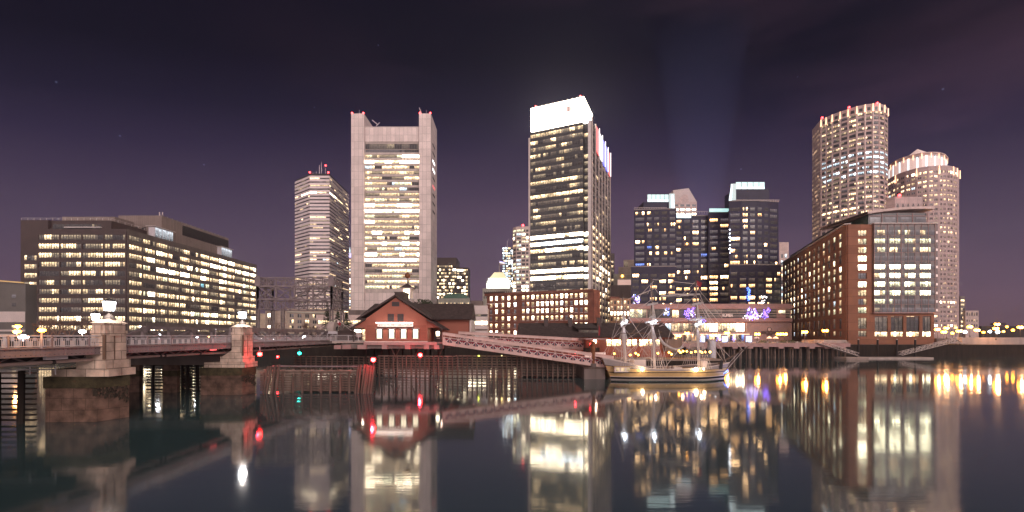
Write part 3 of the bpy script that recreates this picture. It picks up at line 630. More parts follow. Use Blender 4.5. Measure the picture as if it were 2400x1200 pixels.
for (X0, X1, Y0, Y1, D, Ys) in ((1517, 1567, 456, 473.5, 243, 489), (1724, 1792, 427, 443.5, 236, 471)):
    p = MB(); n = 5; x0, x1 = wx(X0, D), wx(X1, D)
    for i in range(n):
        a, c = x0+(x1-x0)*i/n, x0+(x1-x0)*(i+1)/n
        p.box(a+.1, D-.15, wz(Y1, D), c-.1, D, wz(Y0, D), 'crown_aqua'); p.box(a-.1, D-.3, wz(Y1, D), a+.08, D, wz(Y0, D)+.2, 'frame_grey')
        p.box(a+.1, D-.2, wz(Y1, D), c-.1, D-.16, wz((Y0+2*Y1)/3, D), 'crown_ice')
    p.part('glass_screen', b.root)
p = MB(); p.box(wx(1567, 240), 239, wz(489, 240), wx(1580, 240), 239.2, wz(455, 240), 'crown_aqua_soft'); p.poly([(wx(1575, 238), 238.6, wz(456, 238)), (wx(1579, 238), 238.6, wz(456, 238)), (wx(1583, 238), 238.6, wz(490, 238)), (wx(1575, 238), 238.6, wz(490, 238))], [(0, 1, 2, 3)], 'crown_ice'); p.part('glass_fin', b.root)
p = MB(); p.box(wx(1712, 230), 229.6, wz(471, 230), wx(1724, 230), 229.8, wz(431, 230), 'crown_aqua_soft'); p.poly([(wx(1713, 229), 228.6, wz(433, 229)), (wx(1716, 229), 228.6, wz(433, 229)), (wx(1714, 229), 228.6, wz(472, 229)), (wx(1707, 229), 228.6, wz(472, 229))], [(0, 1, 2, 3)], 'crown_ice'); p.part('glass_fin', b.root)
p = MB()
for X0, X1, Y, D in ((1582, 1619, 508, 239.5), (1662, 1707, 494, 237)): p.box(wx(X0, D), D-.4, wz(Y+3, D), wx(X1, D), D-.2, wz(Y-5, D), 'crown_ice' if X0 < 1600 else 'crown_aqua')
for X0, X1, Y, D in ((1620, 1660, 497, 240), (1487, 1563, 488, 235), (1726, 1828, 470, 228)):
    n = int((X1-X0)/4)
    for i in range(n+1): p.tube((wx(X0+4*i, D), D+.3, wz(Y+3, D)), (wx(X0+4*i, D), D+.3, wz(Y-2, D)), .09, 'band_white', 4)
    p.tube((wx(X0, D), D+.3, wz(Y-2, D)), (wx(X1, D), D+.3, wz(Y-2, D)), .1, 'band_white', 4)
p.part('roof_railing', b.root)
for Y in range(535, 590, 9): p = MB(); p.ball((wx(1711, 226), 226.2, wz(Y+3, 226)), .45 if Y in (553, 580) else .22, 'lamp_cool'); p.part('light', b.root)
p = MB(); p.ball((wx(1611, 238), 238.5, wz(571, 238)), .5, 'lamp_warm'); p.part('light', b.root)
# --- trapezoid topped tower behind hotel
b = Bld('trapezoid_topped_tower', 'pink stone tower with a tapering trapezoid glass roof, behind and between the hotel towers', 'skyscraper', (168, 420, 4.7))
D = 420; x0, x1 = wx(1578, D), wx(1633, D); zm = wz(473, D); b.core([(x0, D), (x1, D), (x1, D+25), (x0, D+25)], 4.7, zm, 'granite_pink_light')
F = fr2((x0, D), (x1, D)); b.facade(F, F.len, 60, zm, colsf(4, F.len, 1.9, .9), rowsf(zm-13.5, 3, 4.4, 2.2), lambda i, j: runs(2, .6, dark=1, hot=.1) if i == 2 else runs(2, .6, palehot=3, hot=2, cool=1), 'granite_pink_light', .35, mu=.3)
b.done(); p = MB(); z2 = wz(440, D); a0, a1 = wx(1584, D), wx(1621, D)
vs = [(x0, D, zm), (x1, D, zm), (x1, D+25, zm), (x0, D+25, zm), (a0, D+7, z2), (a1, D+7, z2+2), (a1, D+18, z2+2), (a0, D+18, z2)]
p.poly(vs, [(0, 1, 5, 4), (1, 2, 6, 5), (2, 3, 7, 6), (3, 0, 4, 7), (4, 5, 6, 7), (3, 2, 1, 0)], 'band_white')
p.poly([(x0+6.5, D-.1, zm+.2), (x1-7.5, D-.1, zm+.2), (a1-2.5, D+6.8, z2+1.2), (a0+2.2, D+6.8, z2-.2)], [(0, 1, 2, 3)], 'granite_pink_light'); p.part('tapered_roof', b.root)
# --- small beige tower right of hotel
b = Bld('small_beige_tower', 'small beige tower peeking out right of the dark hotel', 'building', (192, 300, 4.7))
D = 300; b.core([(wx(1826, D), D), (wx(1848, D), D), (wx(1848, D)*1.05, D+15), (wx(1826, D)*1.05, D+15)], 4.7, wz(568, D), 'granite_pink_light')
F = fr2((wx(1826, D), D), (wx(1848, D), D)); b.facade(F, F.len, 4.7, wz(568, D), colsf(2, F.len, 1.2), rowsf(12, 12, 4.6, 2.8), lambda i, j: wk(1, dark=3, bright=1, hot=.6, cool=1), 'granite_pink_light', .3, fm=None); b.done()
# --- hotel podium
b = Bld('hotel_podium', 'low pink-banded hotel podium with lit lobby and violet string lights under dark towers', 'hotel', (90, 190, 4.7))
D = 190; x0, x1, xm = wx(1474, D), wx(1853, D), wx(1747, D)
b.core([(x0, D), (x1, D), (x1, D+30), (x0*(D+30)/D+.5, D+30)], 4.7, wz(712, D), 'hotel_pink')
F = fr2((x0, D), (x1, D)); Wd = x1-x0; uX = lambda X: wx(X, D)-x0; zY = lambda Y: wz(Y, D)
b.wall.box(0, 0, zY(724), Wd, 1.2, zY(717), 'hotel_pink', F); b.wall.box(0, 0, zY(754), Wd, 1.3, zY(746), 'hotel_pink', F); b.wall.box(uX(1747), 0, 4.7, Wd, .9, zY(757), 'hotel_brick', F)
for Y in (729, 735, 741): b.wall.box(uX(1610), 1.0, zY(Y)-.05, Wd, 1.1, zY(Y)+.1, 'granite_pink_light', F)
ks = ['faint']*2+['dim']*3+['darkwarm']*22; 
b.win(F, .5, uX(1515), zY(745), zY(725), ['pale', 'mid', 'pale', 'dim']); b.win(F, uX(1517), uX(1575), zY(745), zY(725), runs(7, .5, darkwarm=3, dim=1)); b.win(F, uX(1576), uX(1590), zY(745), zY(727), ['orange', 'bright'])
b.win(F, uX(1592), uX(1690), zY(745), zY(725), runs(10, .5, darkwarm=3, faint=1)); b.win(F, uX(1691), uX(1820), zY(745), zY(725), ['darkwarm']*12); b.win(F, uX(1824), uX(1840), zY(736), zY(727), ['bright', 'pale']); b.win(F, uX(1841), uX(1851), zY(745), zY(725), ['darkwarm'])
for i in range(9): b.win(F, uX(1560+i*20.6), uX(1579+i*20.6), zY(778), zY(758), [('hot' if i in (5, 8) else 'bright' if i in (4, 7) else wk(1, mid=2, dim=2, faint=1, cool=1)[0]) for _ in range(3)], mu=.2)
for i in range(9): b.win(F, uX(1560+i*20.6), uX(1579+i*20.6), zY(800), zY(784), wk(3, orange=2, mid=2, dark=2, blue=.8, dim=2), mu=.2)
b.wall.box(uX(1530), .1, zY(783), uX(1747), 3.5, zY(780), 'granite_pink_light', F); b.wall.box(uX(1530), .4, zY(784.3), uX(1747), 3.3, zY(783.1), 'glow_warm', F)
b.done()
def text3d(name, s, loc, h, mat, parent=None, width=None, rotz=0, ext=.05):
    cu = bpy.data.curves.new(name, 'FONT'); cu.body = s; cu.size = h; cu.extrude = ext; cu.align_x = 'CENTER'; cu.align_y = 'CENTER'
    t = bpy.data.objects.new(name, cu); COL.objects.link(t); bpy.context.view_layer.update()
    me = bpy.data.meshes.new_from_object(t); bpy.data.objects.remove(t)
    w_ = max(v.co.x for v in me.vertices)-min(v.co.x for v in me.vertices); sx = width/w_ if width else 1
    for v in me.vertices: v.co = (v.co.x*sx, v.co.z, v.co.y)
    for p_ in me.polygons: p_.flip() if hasattr(p_, 'flip') else None
    me.materials.clear(); me.materials.append(MATS[mat])
    o = bpy.data.objects.new(name, me); COL.objects.link(o)
    if parent: o.parent = parent; o.location = Vector(loc)-WL[parent]
    else: o.location = loc
    return o
text3d('lettering', 'INTERCONTINENTAL', (wx(1801, D), D-1.0, zY(780)), 2.0, 'trim_dark', b.root, width=7.4); text3d('lettering', 'BOSTON', (wx(1800, D), D-1.0, zY(785)), 1.1, 'trim_dark', b.root, width=2.4)
text3d('lettering', 'RUMBA', (wx(1702, D), D-1.3, zY(740)), 1.9, 'glow_pink', b.root, width=4.6)
p = MB(); cx, cz = wx(1800, D), zY(772)
for i in range(20):
    a, c = 2*math.pi*i/20, 2*math.pi*(i+1)/20; p.tube((cx+.85*math.cos(a), D-1.0, cz+.85*math.sin(a)), (cx+.85*math.cos(c), D-1.0, cz+.85*math.sin(c)), .14, 'trim_dark', 4)
p.prism([(cx, 0), (cx, 0), (cx, 0)], 0, 0, 'granite_pink') if 0 else None
p.poly([(cx+.72*math.cos(2*math.pi*i/16), D-.95, cz+.72*math.sin(2*math.pi*i/16)) for i in range(16)], [tuple(range(16))], 'granite_pink_light'); p.part('emblem', b.root)
def lightstring(X0, X1, Y0, Y1, D, mats, n, r=.13):
    p = MB()
    for _ in range(n):
        x, y = R.uniform(X0, X1), R.uniform(Y0, Y1); a = P(x, y, D); q = [a]
        for k_ in range(4): q.append(q[-1]+Vector((R.uniform(-.35, .35), 0, R.uniform(-.45, .45))))
        p.path(q, r*.6, R.choice(mats), 4)
    return p
for X0, X1, Y0, Y1, m, n in ((1750, 1776, 724, 746, ['led_violet', 'led_violet', 'led_white'], 60), (1786, 1803, 723, 746, ['led_violet'], 34), (1604, 1616, 722, 746, ['led_violet'], 28), (1620, 1632, 720, 746, ['led_violet', 'led_violet', 'led_white'], 30), (1555, 1570, 724, 738, ['led_white', 'led_blue'], 18), (1640, 1652, 745, 757, ['led_violet', 'led_blue'], 12), (1676, 1688, 785, 798, ['led_blue', 'led_violet'], 16), (1716, 1722, 786, 800, ['led_violet', 'led_blue'], 14), (1540, 1552, 786, 799, ['led_violet', 'led_white'], 12), (1741, 1785, 739, 747, ['led_white'], 22)):
    lightstring(X0, X1, Y0, Y1, D-1.6, m, n).part('string_lights', b.root)
lightstring(1483, 1500, 690, 712, 231, ['led_violet', 'led_white', 'led_blue'], 26, .2).top('string_lights', 'violet and white string lights at the left foot of the dark hotel towers', 'string lights', 'decorative light strings'); lightstring(1752, 1757, 673, 706, 223, ['led_blue'], 26, .25).top('string_lights', 'column of blue string lights in front of the right hotel tower', 'string lights', 'decorative light strings'); lightstring(1785, 1799, 693, 711, 223, ['led_white'], 16, .2).top('string_lights', 'white string lights beside the blue light column on the hotel roof', 'string lights', 'decorative light strings')
# --- big rounded tower on the right
b = Bld('curved_tower', 'tall pink granite tower with a long curved front and small flame-like crown lights', 'skyscraper', (235, 300, 4.7))
br = [(1925, 321.6), (1937, 318.5), (1951, 314.6), (1969.5, 310.5), (1988, 307), (2008, 303.3), (2027, 301), (2045, 299.6), (2060, 299.6), (2072, 301.6), (2080, 306)]
pts = [(wx(1904.5, 338), 338), (wx(1925, 321.6), 321.6)]+[(wx(X, d), d) for X, d in br[1:]]
zt = 171; b.core(pts+[(wx(2082, 330), 335), (wx(2000, 360), 362)], 4.7, zt, 'granite_pink')
F = fr2(pts[0], pts[1]); pit = 3.47; rws = [(z-1.1, z+1.0) for z in [zt-6.5-pit*i for i in range(38)]][::-1]
b.facade(F, F.len, 60, zt, colsf(7, F.len-2.5, 1.2, .6), rws[10:], lambda i, j: wk(1, dark=2, dim=1.5, mid=1.5, bright=1.4 if (i < 22 and i > 5) else .4), 'granite_pink', .3, fm=None)
litr = {34: 2, 33: 1.2, 29: 3, 28: 4, 27: 3, 26: 4, 25: 5, 18: 6, 17: 3, 16: 2, 21: 2, 20: 1.5}
for e in range(1, len(pts)-1):
    G = fr2(pts[e], pts[e+1]); n = 4
    def kk(i, j, e=e):
        i2 = i+10; q = litr.get(i2, .9)
        if i2 in (29, 28, 27, 26, 25): return runs(4, .6, coolhot=q*.25, cool=q, dark=1.6, dim=1)
        if i2 == 18 and e < 6: return ['bright', 'orangehot', 'bright']
        return runs(4, .6, bright=q*.7, mid=q*1.2, dim=q*1.4, dark=2.4, greyglass=1)
    b.facade(G, G.len, 60, zt, [(.55, G.len-.55)], rws[10:], kk, 'granite_pink', .3, pm='granite_pink_light', mu=.3, hs=[.3])
    b.wall.box(-.35, .3, 60, .35, .55, zt-4, 'granite_pink_light', G)
    b.wall.box(G.len*.3, .31, zt-4.3, G.len*.7, .36, zt-2.2, 'curtain_dark', G)
b.done()
for e in range(1, len(pts)):
    p = MB(); x, y = pts[e]; G = fr2(pts[e], pts[min(e+1, len(pts)-1)] if e < len(pts)-1 else (pts[e][0]+1, pts[e][1]+2))
    p.poly([G(-.55, .7, zt-5.5), G(.55, .7, zt-5.5), G(.15, .7, zt), G(-.15, .7, zt), G(-.55, .2, zt-5.5), G(.55, .2, zt-5.5), G(.15, .2, zt), G(-.15, .2, zt)], [(0, 1, 2, 3), (0, 3, 7, 4), (1, 5, 6, 2), (3, 2, 6, 7)], 'glow_warm'); p.part('crown_light', b.root)
for X, Y, D in ((1927, 276, 321), (1990, 251.6, 306), (2056, 241.8, 299)): beacon(b.root, P(X, Y, D), .75)
# --- second rounded tower
b = Bld('drum_topped_tower', 'pink granite tower with floodlit round drum and shallow cone on top, rightmost high-rise', 'skyscraper', (340, 345, 4.7))
D = 345; H1 = 135.7
br = [(2078, 372), (2100, 360), (2122, 352), (2148, 345.6), (2175, 341.5), (2200, 340), (2218, 340), (2233, 342), (2242, 345), (2248, 350)]
pts = [(wx(X, d), d) for X, d in br]; zt = 8+H1; b.core(pts+[(pts[-1][0], 385), (pts[0][0], 400)], 4.7, zt, 'granite_pink')
pit = 3.72; rws = [(z-1.0, z+1.0) for z in [zt-5-pit*i for i in range(35)]][::-1]
for e in range(len(pts)-2):
    G = fr2(pts[e], pts[e+1]); n = 2 if G.len > 6.5 else (2 if G.len > 4 else 1)
    def kk(i, j):
        if i == 34: return runs(2, .5, bright=3, hot=1, dark=1)
        if i in (32, 31, 29, 28): return runs(2, .5, bright=2, mid=2, dark=1.3, cool=.3)
        if i in (21, 22): return runs(2, .5, bright=2, dim=2, dark=1)
        if i in (6, 1): return runs(2, .5, hot=2, bright=2, dark=.5)
        return runs(2, .5, dark=3.5, dim=1.8, mid=1.2, greyglass=1.2, bright=.5)
    b.facade(G, G.len, 4.7, zt, colsf(n, G.len, 1.1, .9), rws, kk, 'granite_pink', .3, pm='granite_pink', fm='granite_pink_light', mu=.25)
b.done()
for e in (1, 3, 5, 7, 8, 9):
    p = MB(); G = fr2(pts[e], pts[min(e+1, 9)]) if e < 9 else fr2(pts[8], pts[9]); o = G.len if e == 9 else 0
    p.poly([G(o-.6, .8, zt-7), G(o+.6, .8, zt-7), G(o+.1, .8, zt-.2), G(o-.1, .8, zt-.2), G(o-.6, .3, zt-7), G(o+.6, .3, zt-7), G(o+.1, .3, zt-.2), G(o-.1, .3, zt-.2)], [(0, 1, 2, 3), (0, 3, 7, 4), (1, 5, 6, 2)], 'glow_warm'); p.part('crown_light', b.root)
p = MB(); br2 = [(2081, 378), (2088, 368), (2100, 360), (2118, 353.5), (2140, 348.5), (2160, 345), (2182, 343.6), (2200, 344.5), (2213, 348), (2220, 355), (2219, 366)]
dp = [(wx(X, d), d) for X, d in br2]; zd = 8+.4285*345
p.prism(dp+[(dp[-1][0]-10, 385), (dp[0][0]+8, 392)], zt, zd, 'granite_pink_light')
for a, c in zip(dp, dp[1:]):
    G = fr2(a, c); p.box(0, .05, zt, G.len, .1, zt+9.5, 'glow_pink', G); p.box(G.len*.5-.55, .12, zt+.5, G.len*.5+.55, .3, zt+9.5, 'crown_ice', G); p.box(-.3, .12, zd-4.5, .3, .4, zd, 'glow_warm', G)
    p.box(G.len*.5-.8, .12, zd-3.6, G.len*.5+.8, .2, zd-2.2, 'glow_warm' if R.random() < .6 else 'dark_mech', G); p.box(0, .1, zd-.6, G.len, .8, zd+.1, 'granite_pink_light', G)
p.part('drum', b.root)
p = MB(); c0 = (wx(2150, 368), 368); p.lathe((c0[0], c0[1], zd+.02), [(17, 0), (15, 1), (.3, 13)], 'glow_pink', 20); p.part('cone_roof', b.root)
# --- small tower with arched windows
b = Bld('arched_window_tower', 'pink stone block with paired arched windows, below the drum-topped tower', 'building', (275, 300, 4.7))
D = 300; x0, x1 = wx(2081, D), wx(2162, D); b.core([(x0, D+6), (x0+5, D), (x1, D), (x1, D+15), (x0, D+15)], 4.7, wz(461, D), 'granite_pink')
for i in range(6):
    for z in (wz(487, D), wz(500, D)):
        u = x0+6+i*3.6; F = Fr(u, D, 1, 0); b.wall.box(-.2, .02, z-.3, 2.0, .1, z+2.2, 'granite_pink_light', F)
        b.win(Fr(u, D-.1, 1, 0), .5, 1.3, z, z+2.9, ['dark'], None); b.win(Fr(u, D-.1, 1, 0), 0, .35, z, z+1.7, ['dark'], None); b.win(Fr(u, D-.1, 1, 0), 1.45, 1.8, z, z+1.7, ['dark'], None)
b.done(); beacon(b.root, P(2108, 458, 300), 1.0)
# --- red brick waterfront building
b = Bld('waterfront_brick_building', 'orange-red brick waterfront building with a glass curtain wall front, standing on piles at the right', 'building', (150, 165, 0))
Np = (wx(1986, 165), 165); Lp = (Np[0]+.354*87.9, 165+87.9); zt = 8+260.5*.165; zb = wz(808, 165)
x1 = wx(2187, 165); Mp = (wx(2043, 165), 165)
b.core([Lp, Np, (x1, 165), (x1+31, 253)], zb, zt, 'brick_orange')
F = fr2(Lp, Np); Wd = F.len
xs = [515, 473, 435, 398, 362, 330, 298, 270, 243, 217, 190, 168, 147]
us = [u_at(F, 1800+x/3) for x in xs]; st = us[0]-us[1]
while us[-1]-(us[-2]-us[-1]) > 3: us.append(us[-1]-(us[-2]-us[-1]))
cols = sorted([(u-1.35, u+1.35) for u in us]); pit = 60.3/3*.165
zr = [8+(787-(480+(200+60.3*i)/3))*.165 for i in range(10)][::-1]
rws = [(zb+3.2, zb+5.3), (zb+6.2, zb+10.3)]+[(z-1.1, z+1.1) for z in zr]
def kb(i, j): return runs(2, .5, pale=3, mid=2.4, palehot=1.6 if 3 < i < 8 else .6, dim=1.6, dark=1.7, faint=1, cool=.5) if i > 1 else runs(2, .6, dim=2, faint=2, mid=1, dark=2, cool=.5)
b.facade(F, Wd, zb, zt, cols, rws, kb, 'brick_orange', .4, mu=.12, nh=0)
for a, c in cols:
    for i in range(2, len(rws)-1, 2): b.wall.box(a, .05, rws[i][1]+.02, c, .41, rws[i+1][0]-.02, 'curtain_dark', F)
G = fr2(Np, Mp); b.facade(G, G.len, zb, zt, [(3.9, 7.2)], rws, lambda i, j: ['palehot']*3 if i in (5, 8) else ['hot']*3 if i == 7 else runs(3, .6, mid=2, pale=2, greyglass=2) if i > 1 else ['dim']*3, 'brick_orange', .4, mu=.1)
K = Fr(Mp[0], 165, 1, 0); Wk = x1-Mp[0]; zc = wz(734, 165)
b.wall.box(0, 0, zb, Wk, .4, zb+3.1, 'brick_orange', K)
for u in (0, 5.9, 11.9, 18.1, Wk-1.2): b.wall.box(u, 0, zb+3.1, u+(1.2 if u else .9), .4, zc, 'brick_orange', K)
b.wall.box(0, 0, zc-1.2, Wk, .42, zc-.1, 'brick_orange', K)
for u0, u1 in ((.9, 5.9), (7.1, 11.9), (13.1, 18.1), (19.3, Wk-1.2)):
    b.win(K, u0, u1, zb+3.1, zb+4.9, wk(4, orange=2, palehot=2, glass=0) if 0 else wk(4, bright=2, palehot=1, orange=1), mu=.1); b.win(K, u0, u1, zb+5.1, zb+10.6, runs(3, .6, darkwarm=2, dark=1, faint=1), mu=.14, nh=2); b.win(K, u0, u1, zb+10.8, zc-1.2, runs(3, .5, greyglass=3, bright=.8, mid=.8), mu=.12)
b.wall.box(-.4, .0, zc-.1, Wk+1.2, 1.6, zc+.25, 'hotel_pink', K); b.wall.box(0, .0, zc+.25, Wk+.8, 1.0, zt, 'curtain_grey', K)
for i, z in enumerate(zr):
    for j in range(4):
        u0 = .2+j*5.85; q = 9-i
        key = {4: ['palehot']*4, 5: runs(4, .7, palehot=3, pale=2, mid=1), 6: runs(4, .6, palehot=2, pale=3), 7: runs(4, .5, palehot=2, pale=2, mid=2), 3: ['greyglass']*4, 0: runs(4, .5, pale=1, mid=1, greyglass=2), 1: runs(4, .6, pale=3, greyglass=1, mid=2), 2: runs(4, .5, pale=2, mid=1, greyglass=2, bright=.5), 8: runs(4, .5, pale=2, mid=1, greyglass=1, cool=1), 9: runs(4, .6, greyglass=3, dim=1)}[q]
        KK = Fr(Mp[0], 164, 1, 0)
        b.win(KK, u0, u0+4.0, z-.95, z+.95, key, 'curtain_grey', mu=.09, o=.04); b.wall.box(u0, .01, z+1.0, u0+4.0, .06, z+pit-1.0, 'curtain_dark', KK)
        b.win(KK, u0+4.15, u0+5.7, z-.95, z+.95, ['greyglass'], None, o=.03)
for j in range(10): b.wall.box(.05+j*5.85*.5 if 0 else j*2.6, .03, zc+.3, j*2.6+.1, .16, zt, 'hotel_pink', Fr(Mp[0], 164, 1, 0))
for z in zr: b.wall.box(0, .03, z-1.08, Wk, .14, z-.98, 'hotel_pink', Fr(Mp[0], 164, 1, 0))
b.wall.box(-.5, -2, zt, Wk+.6, 1.6, zt+.35, 'band_white', K)
F2 = fr2(Lp, Np); b.wall.box(-2, -1, zt+.05, Wd+.5, 1.2, zt+.4, 'band_white', F2); b.wall.box(2, -8, zt+.4, Wd-20, -3, zt+4, 'dark_mech', F2)
b.wall.prism([(x1, 164.1), (x1+.8, 164.1), (x1+.8, 175), (x1, 175)], zc+.3, zt, 'curtain_grey')
for z in zr: b.wall.box(x1+.1, 163.9, z-.4, x1+.7, 164.09, z+.5, 'glow_pink')
b.done()
p = MB(); xa, xb = wx(2030, 168), x1-1; p.prism([(xa, 167), (xb, 167), (xb, 190), (xa+6, 190)], zt+.36, wz(500, 167), 'curtain_dark')
Q = Fr(xa, 167, 1, 0)
for u in range(0, int(xb-xa), 6): p.face([Q(u+.6, .06, zt+1.2), Q(u+4.6, .06, zt+1.2), Q(u+4.6, .06, zt+3.4), Q(u+.6, .06, zt+3.4)], 'greyglass', UVQ); p.box(u+5.2, .02, zt+.4, u+5.4, .15, wz(500, 167), 'hotel_pink', Q)
p.poly([(xa, 167.0, zt+.4), (xa, 167, wz(501, 167)), (xa+6, 190, wz(501, 167)), (xa+6, 190, zt+.4)], [(0, 1, 2, 3)], 'greenish_roof')
p.box(0, .02, zt+3.8, xb-xa, .15, zt+4.0, 'hotel_pink', Q); p.part('penthouse', b.root)
p = MB(); n = 12; yt = lambda t: wz(496, 166)+1.9*math.sin(t*math.pi*.62); 
for i in range(n):
    a, c = i/n, (i+1)/n; xa_, xc_ = xa-1.5+(xb-xa+3.5)*a, xa-1.5+(xb-xa+3.5)*c
    p.poly([(xa_, 165.4, yt(a)), (xc_, 165.4, yt(c)), (xc_, 192, yt(c)), (xa_, 192, yt(a)), (xa_, 165.4, yt(a)-.95), (xc_, 165.4, yt(c)-.95), (xc_, 192, yt(c)-.95), (xa_, 192, yt(a)-.95)], [(0, 3, 2, 1), (4, 5, 6, 7), (0, 1, 5, 4), (2, 3, 7, 6)], 'granite_pink_light')
p.box(xa, 167.2, wz(500, 167)-.1, xb, 189, wz(496.5, 166), 'curtain_grey'); p.part('roof', b.root)
for X in (2008, 2043, 2063, 2075, 2110, 2127, 2165, 2190, 2232, 2249):
    p = MB(); r = R.uniform(1.0, 1.9); D = 163+R.random()*6; p.lathe((wx(X, D), D, -1), [(r, 0), (r, 4.9+R.random()*.6)], 'concrete_dark', 12); p.box(wx(X, D)-r*.9, D-r*.9, 4.6, wx(X, D)+r*.9, D+r*.9, zb-.02, 'concrete'); p.part('pile', b.root)
# --- far right low buildings
b = Bld('arcade_building', 'low far brick building with a row of arched top windows, right of the drum-topped tower', 'building', (430, 400, 4.7))
D = 400; b.core([(wx(2262, D), D), (wx(2293, D), D), (wx(2293, D), D+20), (wx(2262, D), D+20)], 4.7, wz(728, D), 'granite_pink_light')
F = fr2((wx(2262, D), D), (wx(2293, D), D)); b.facade(F, F.len, 4.7, wz(728, D), colsf(5, F.len, .9), [(wz(766, D), wz(760, D)), (wz(754, D), wz(749, D)), (wz(740, D), wz(732, D))], lambda i, j: wk(1, dark=3, dim=2, mid=1), 'granite_pink_light', .3, fm=None); b.done()
b = Bld('dark_low_tower', 'small dark far block between the drum-topped tower and the low brick arcade', 'building', (425, 402, 4.7))
D = 402; b.core([(wx(2250, D), D), (wx(2261.5, D), D), (wx(2261.5, D), D+20), (wx(2250, D), D+20)], 4.7, wz(694, D), 'curtain_grey')
F = fr2((wx(2250, D), D), (wx(2261.5, D), D)); b.facade(F, F.len, 4.7, wz(694, D), [(.5, F.len-.5)], rowsf(12, 8, 4, 2), lambda i, j: wk(2, dark=2, bright=2, mid=1), 'curtain_grey', .3, fm=None); b.done()
b = Bld('low_dark_shed', 'low dark building with a domed vent on the far right horizon', 'building', (520, 470, 4.7))
b.core([(wx(2300, 470), 470), (wx(2460, 470), 470), (wx(2460, 470), 480), (wx(2300, 470), 480)], 4.7, wz(764, 470), 'shed_dark'); b.core([(wx(2345, 470), 472), (wx(2362, 470), 472), (wx(2362, 470), 480), (wx(2345, 470), 480)], 20, wz(757, 470), 'shed_dark'); b.done()
# --- mid ground low buildings
b = Bld('stone_office', 'pale stone office building seen through the legs of the steel lattice', 'building', (-105, 200, 4.7))
D = 200; xa, xm_, xb = wx(606, D), wx(672, D), wx(760, D)
b.core([(xa, D+6), (xm_-4, D), (xm_, D), (xb, D+18), (xb, D+40), (xa, D+40)], 4.7, wz(727, D), 'beige_stone')
F = fr2((xa, D+6), (xm_-4, D)); b.facade(F, F.len, 4.7, wz(727, D), [(2, 3.1), (3.5, 4.6), (5.0, 6.1)], [(wz(770, D), wz(763, D)), (wz(758, D), wz(748, D)), (wz(743, D), wz(734, D))], lambda i, j: ['hot'] if i != 1 else ['dark'], 'beige_stone', .3, fm='frame_dark', nh=1)
F = fr2((xm_, D), (xb, D+18)); b.facade(F, F.len, 4.7, wz(727, D)+1, colsf(7, F.len, 1.7, 1.2), [(wz(770, D), wz(763, D)), (wz(758, D), wz(749, D)), (wz(744, D), wz(735, D))], lambda i, j: wk(2, dark=4, greyglass=2, bright=.7, mid=.5), 'beige_stone', .35, fm='limestone', mu=.12)
b.wall.box(0, .3, wz(732, D), F.len, 1.0, wz(730, D), 'limestone', F); b.done()
b = Bld('parking_garage', 'pale pink parking garage with lit open decks left of the red museum', 'building', (-75, 185, 4.7))
D = 185; xa, xb = wx(741, D), wx(862, D); b.core([(xa, D+1.5), (xb, D+1.5), (xb, D+20), (xa, D+20)], 4.7, wz(742, D), 'office_brown')
for Y0, Y1 in ((738, 751), (760, 772), (780, 790)): b.wall.box(xa, D, wz(Y1, D), xb, D+1.4, wz(Y0, D), 'granite_pink_light')
b.wall.box(wx(800, D), D+8, wz(742, D), wx(860, D), D+18, wz(724, D), 'concrete_dark'); b.wall.box(xa+.2, D+1.2, wz(779, D), xb, D+1.45, wz(773, D), 'crown_white'); F = Fr(xa, D+1.4, 1, 0)
for i in range(9): b.win(F, .3+i*2.5, 2.6+i*2.5, wz(759.7, D), wz(751.2, D), wk(1, mid=2, bright=1, pale=1, dim=1), None)
b.done()
b = Bld('white_garage', 'white concrete garage with open lit decks between the red museum and the brick block', 'building', (-15, 190, 4.7))
D = 195; xa, xb = wx(1096, D), wx(1143, D); b.core([(xa, D+1.5), (xb, D+1.5), (xb, D+18), (xa, D+18)], 4.7, wz(722, D), 'concrete')
for Y0, Y1 in ((716, 736), (742, 752), (762, 771), (776, 790)): b.wall.box(xa, D, wz(Y1, D), xb, D+1.4, wz(Y0, D), 'band_white')
F = Fr(xa, D+1.4, 1, 0); b.win(F, .2, 8.8, wz(761, D), wz(753, D), ['hot', 'palehot', 'hot'], None); b.win(F, .2, 8.8, wz(742, D), wz(737, D), ['mid', 'dim', 'dark'], None)
b.wall.box(wx(1100, D), D+6, wz(722, D), wx(1128, D), D+15, wz(702, D), 'concrete_dark'); b.done()
# distant filler along the skyline base, left
b = Bld('low_office_row', 'low pale building glimpsed behind the striped tower base and the bridge', 'building', (-150, 330, 4.7))
D = 330; b.core([(wx(600, D), D), (wx(700, D), D), (wx(700, D), D+20), (wx(600, D), D+20)], 4.7, wz(735, D), 'beige_stone'); b.done()
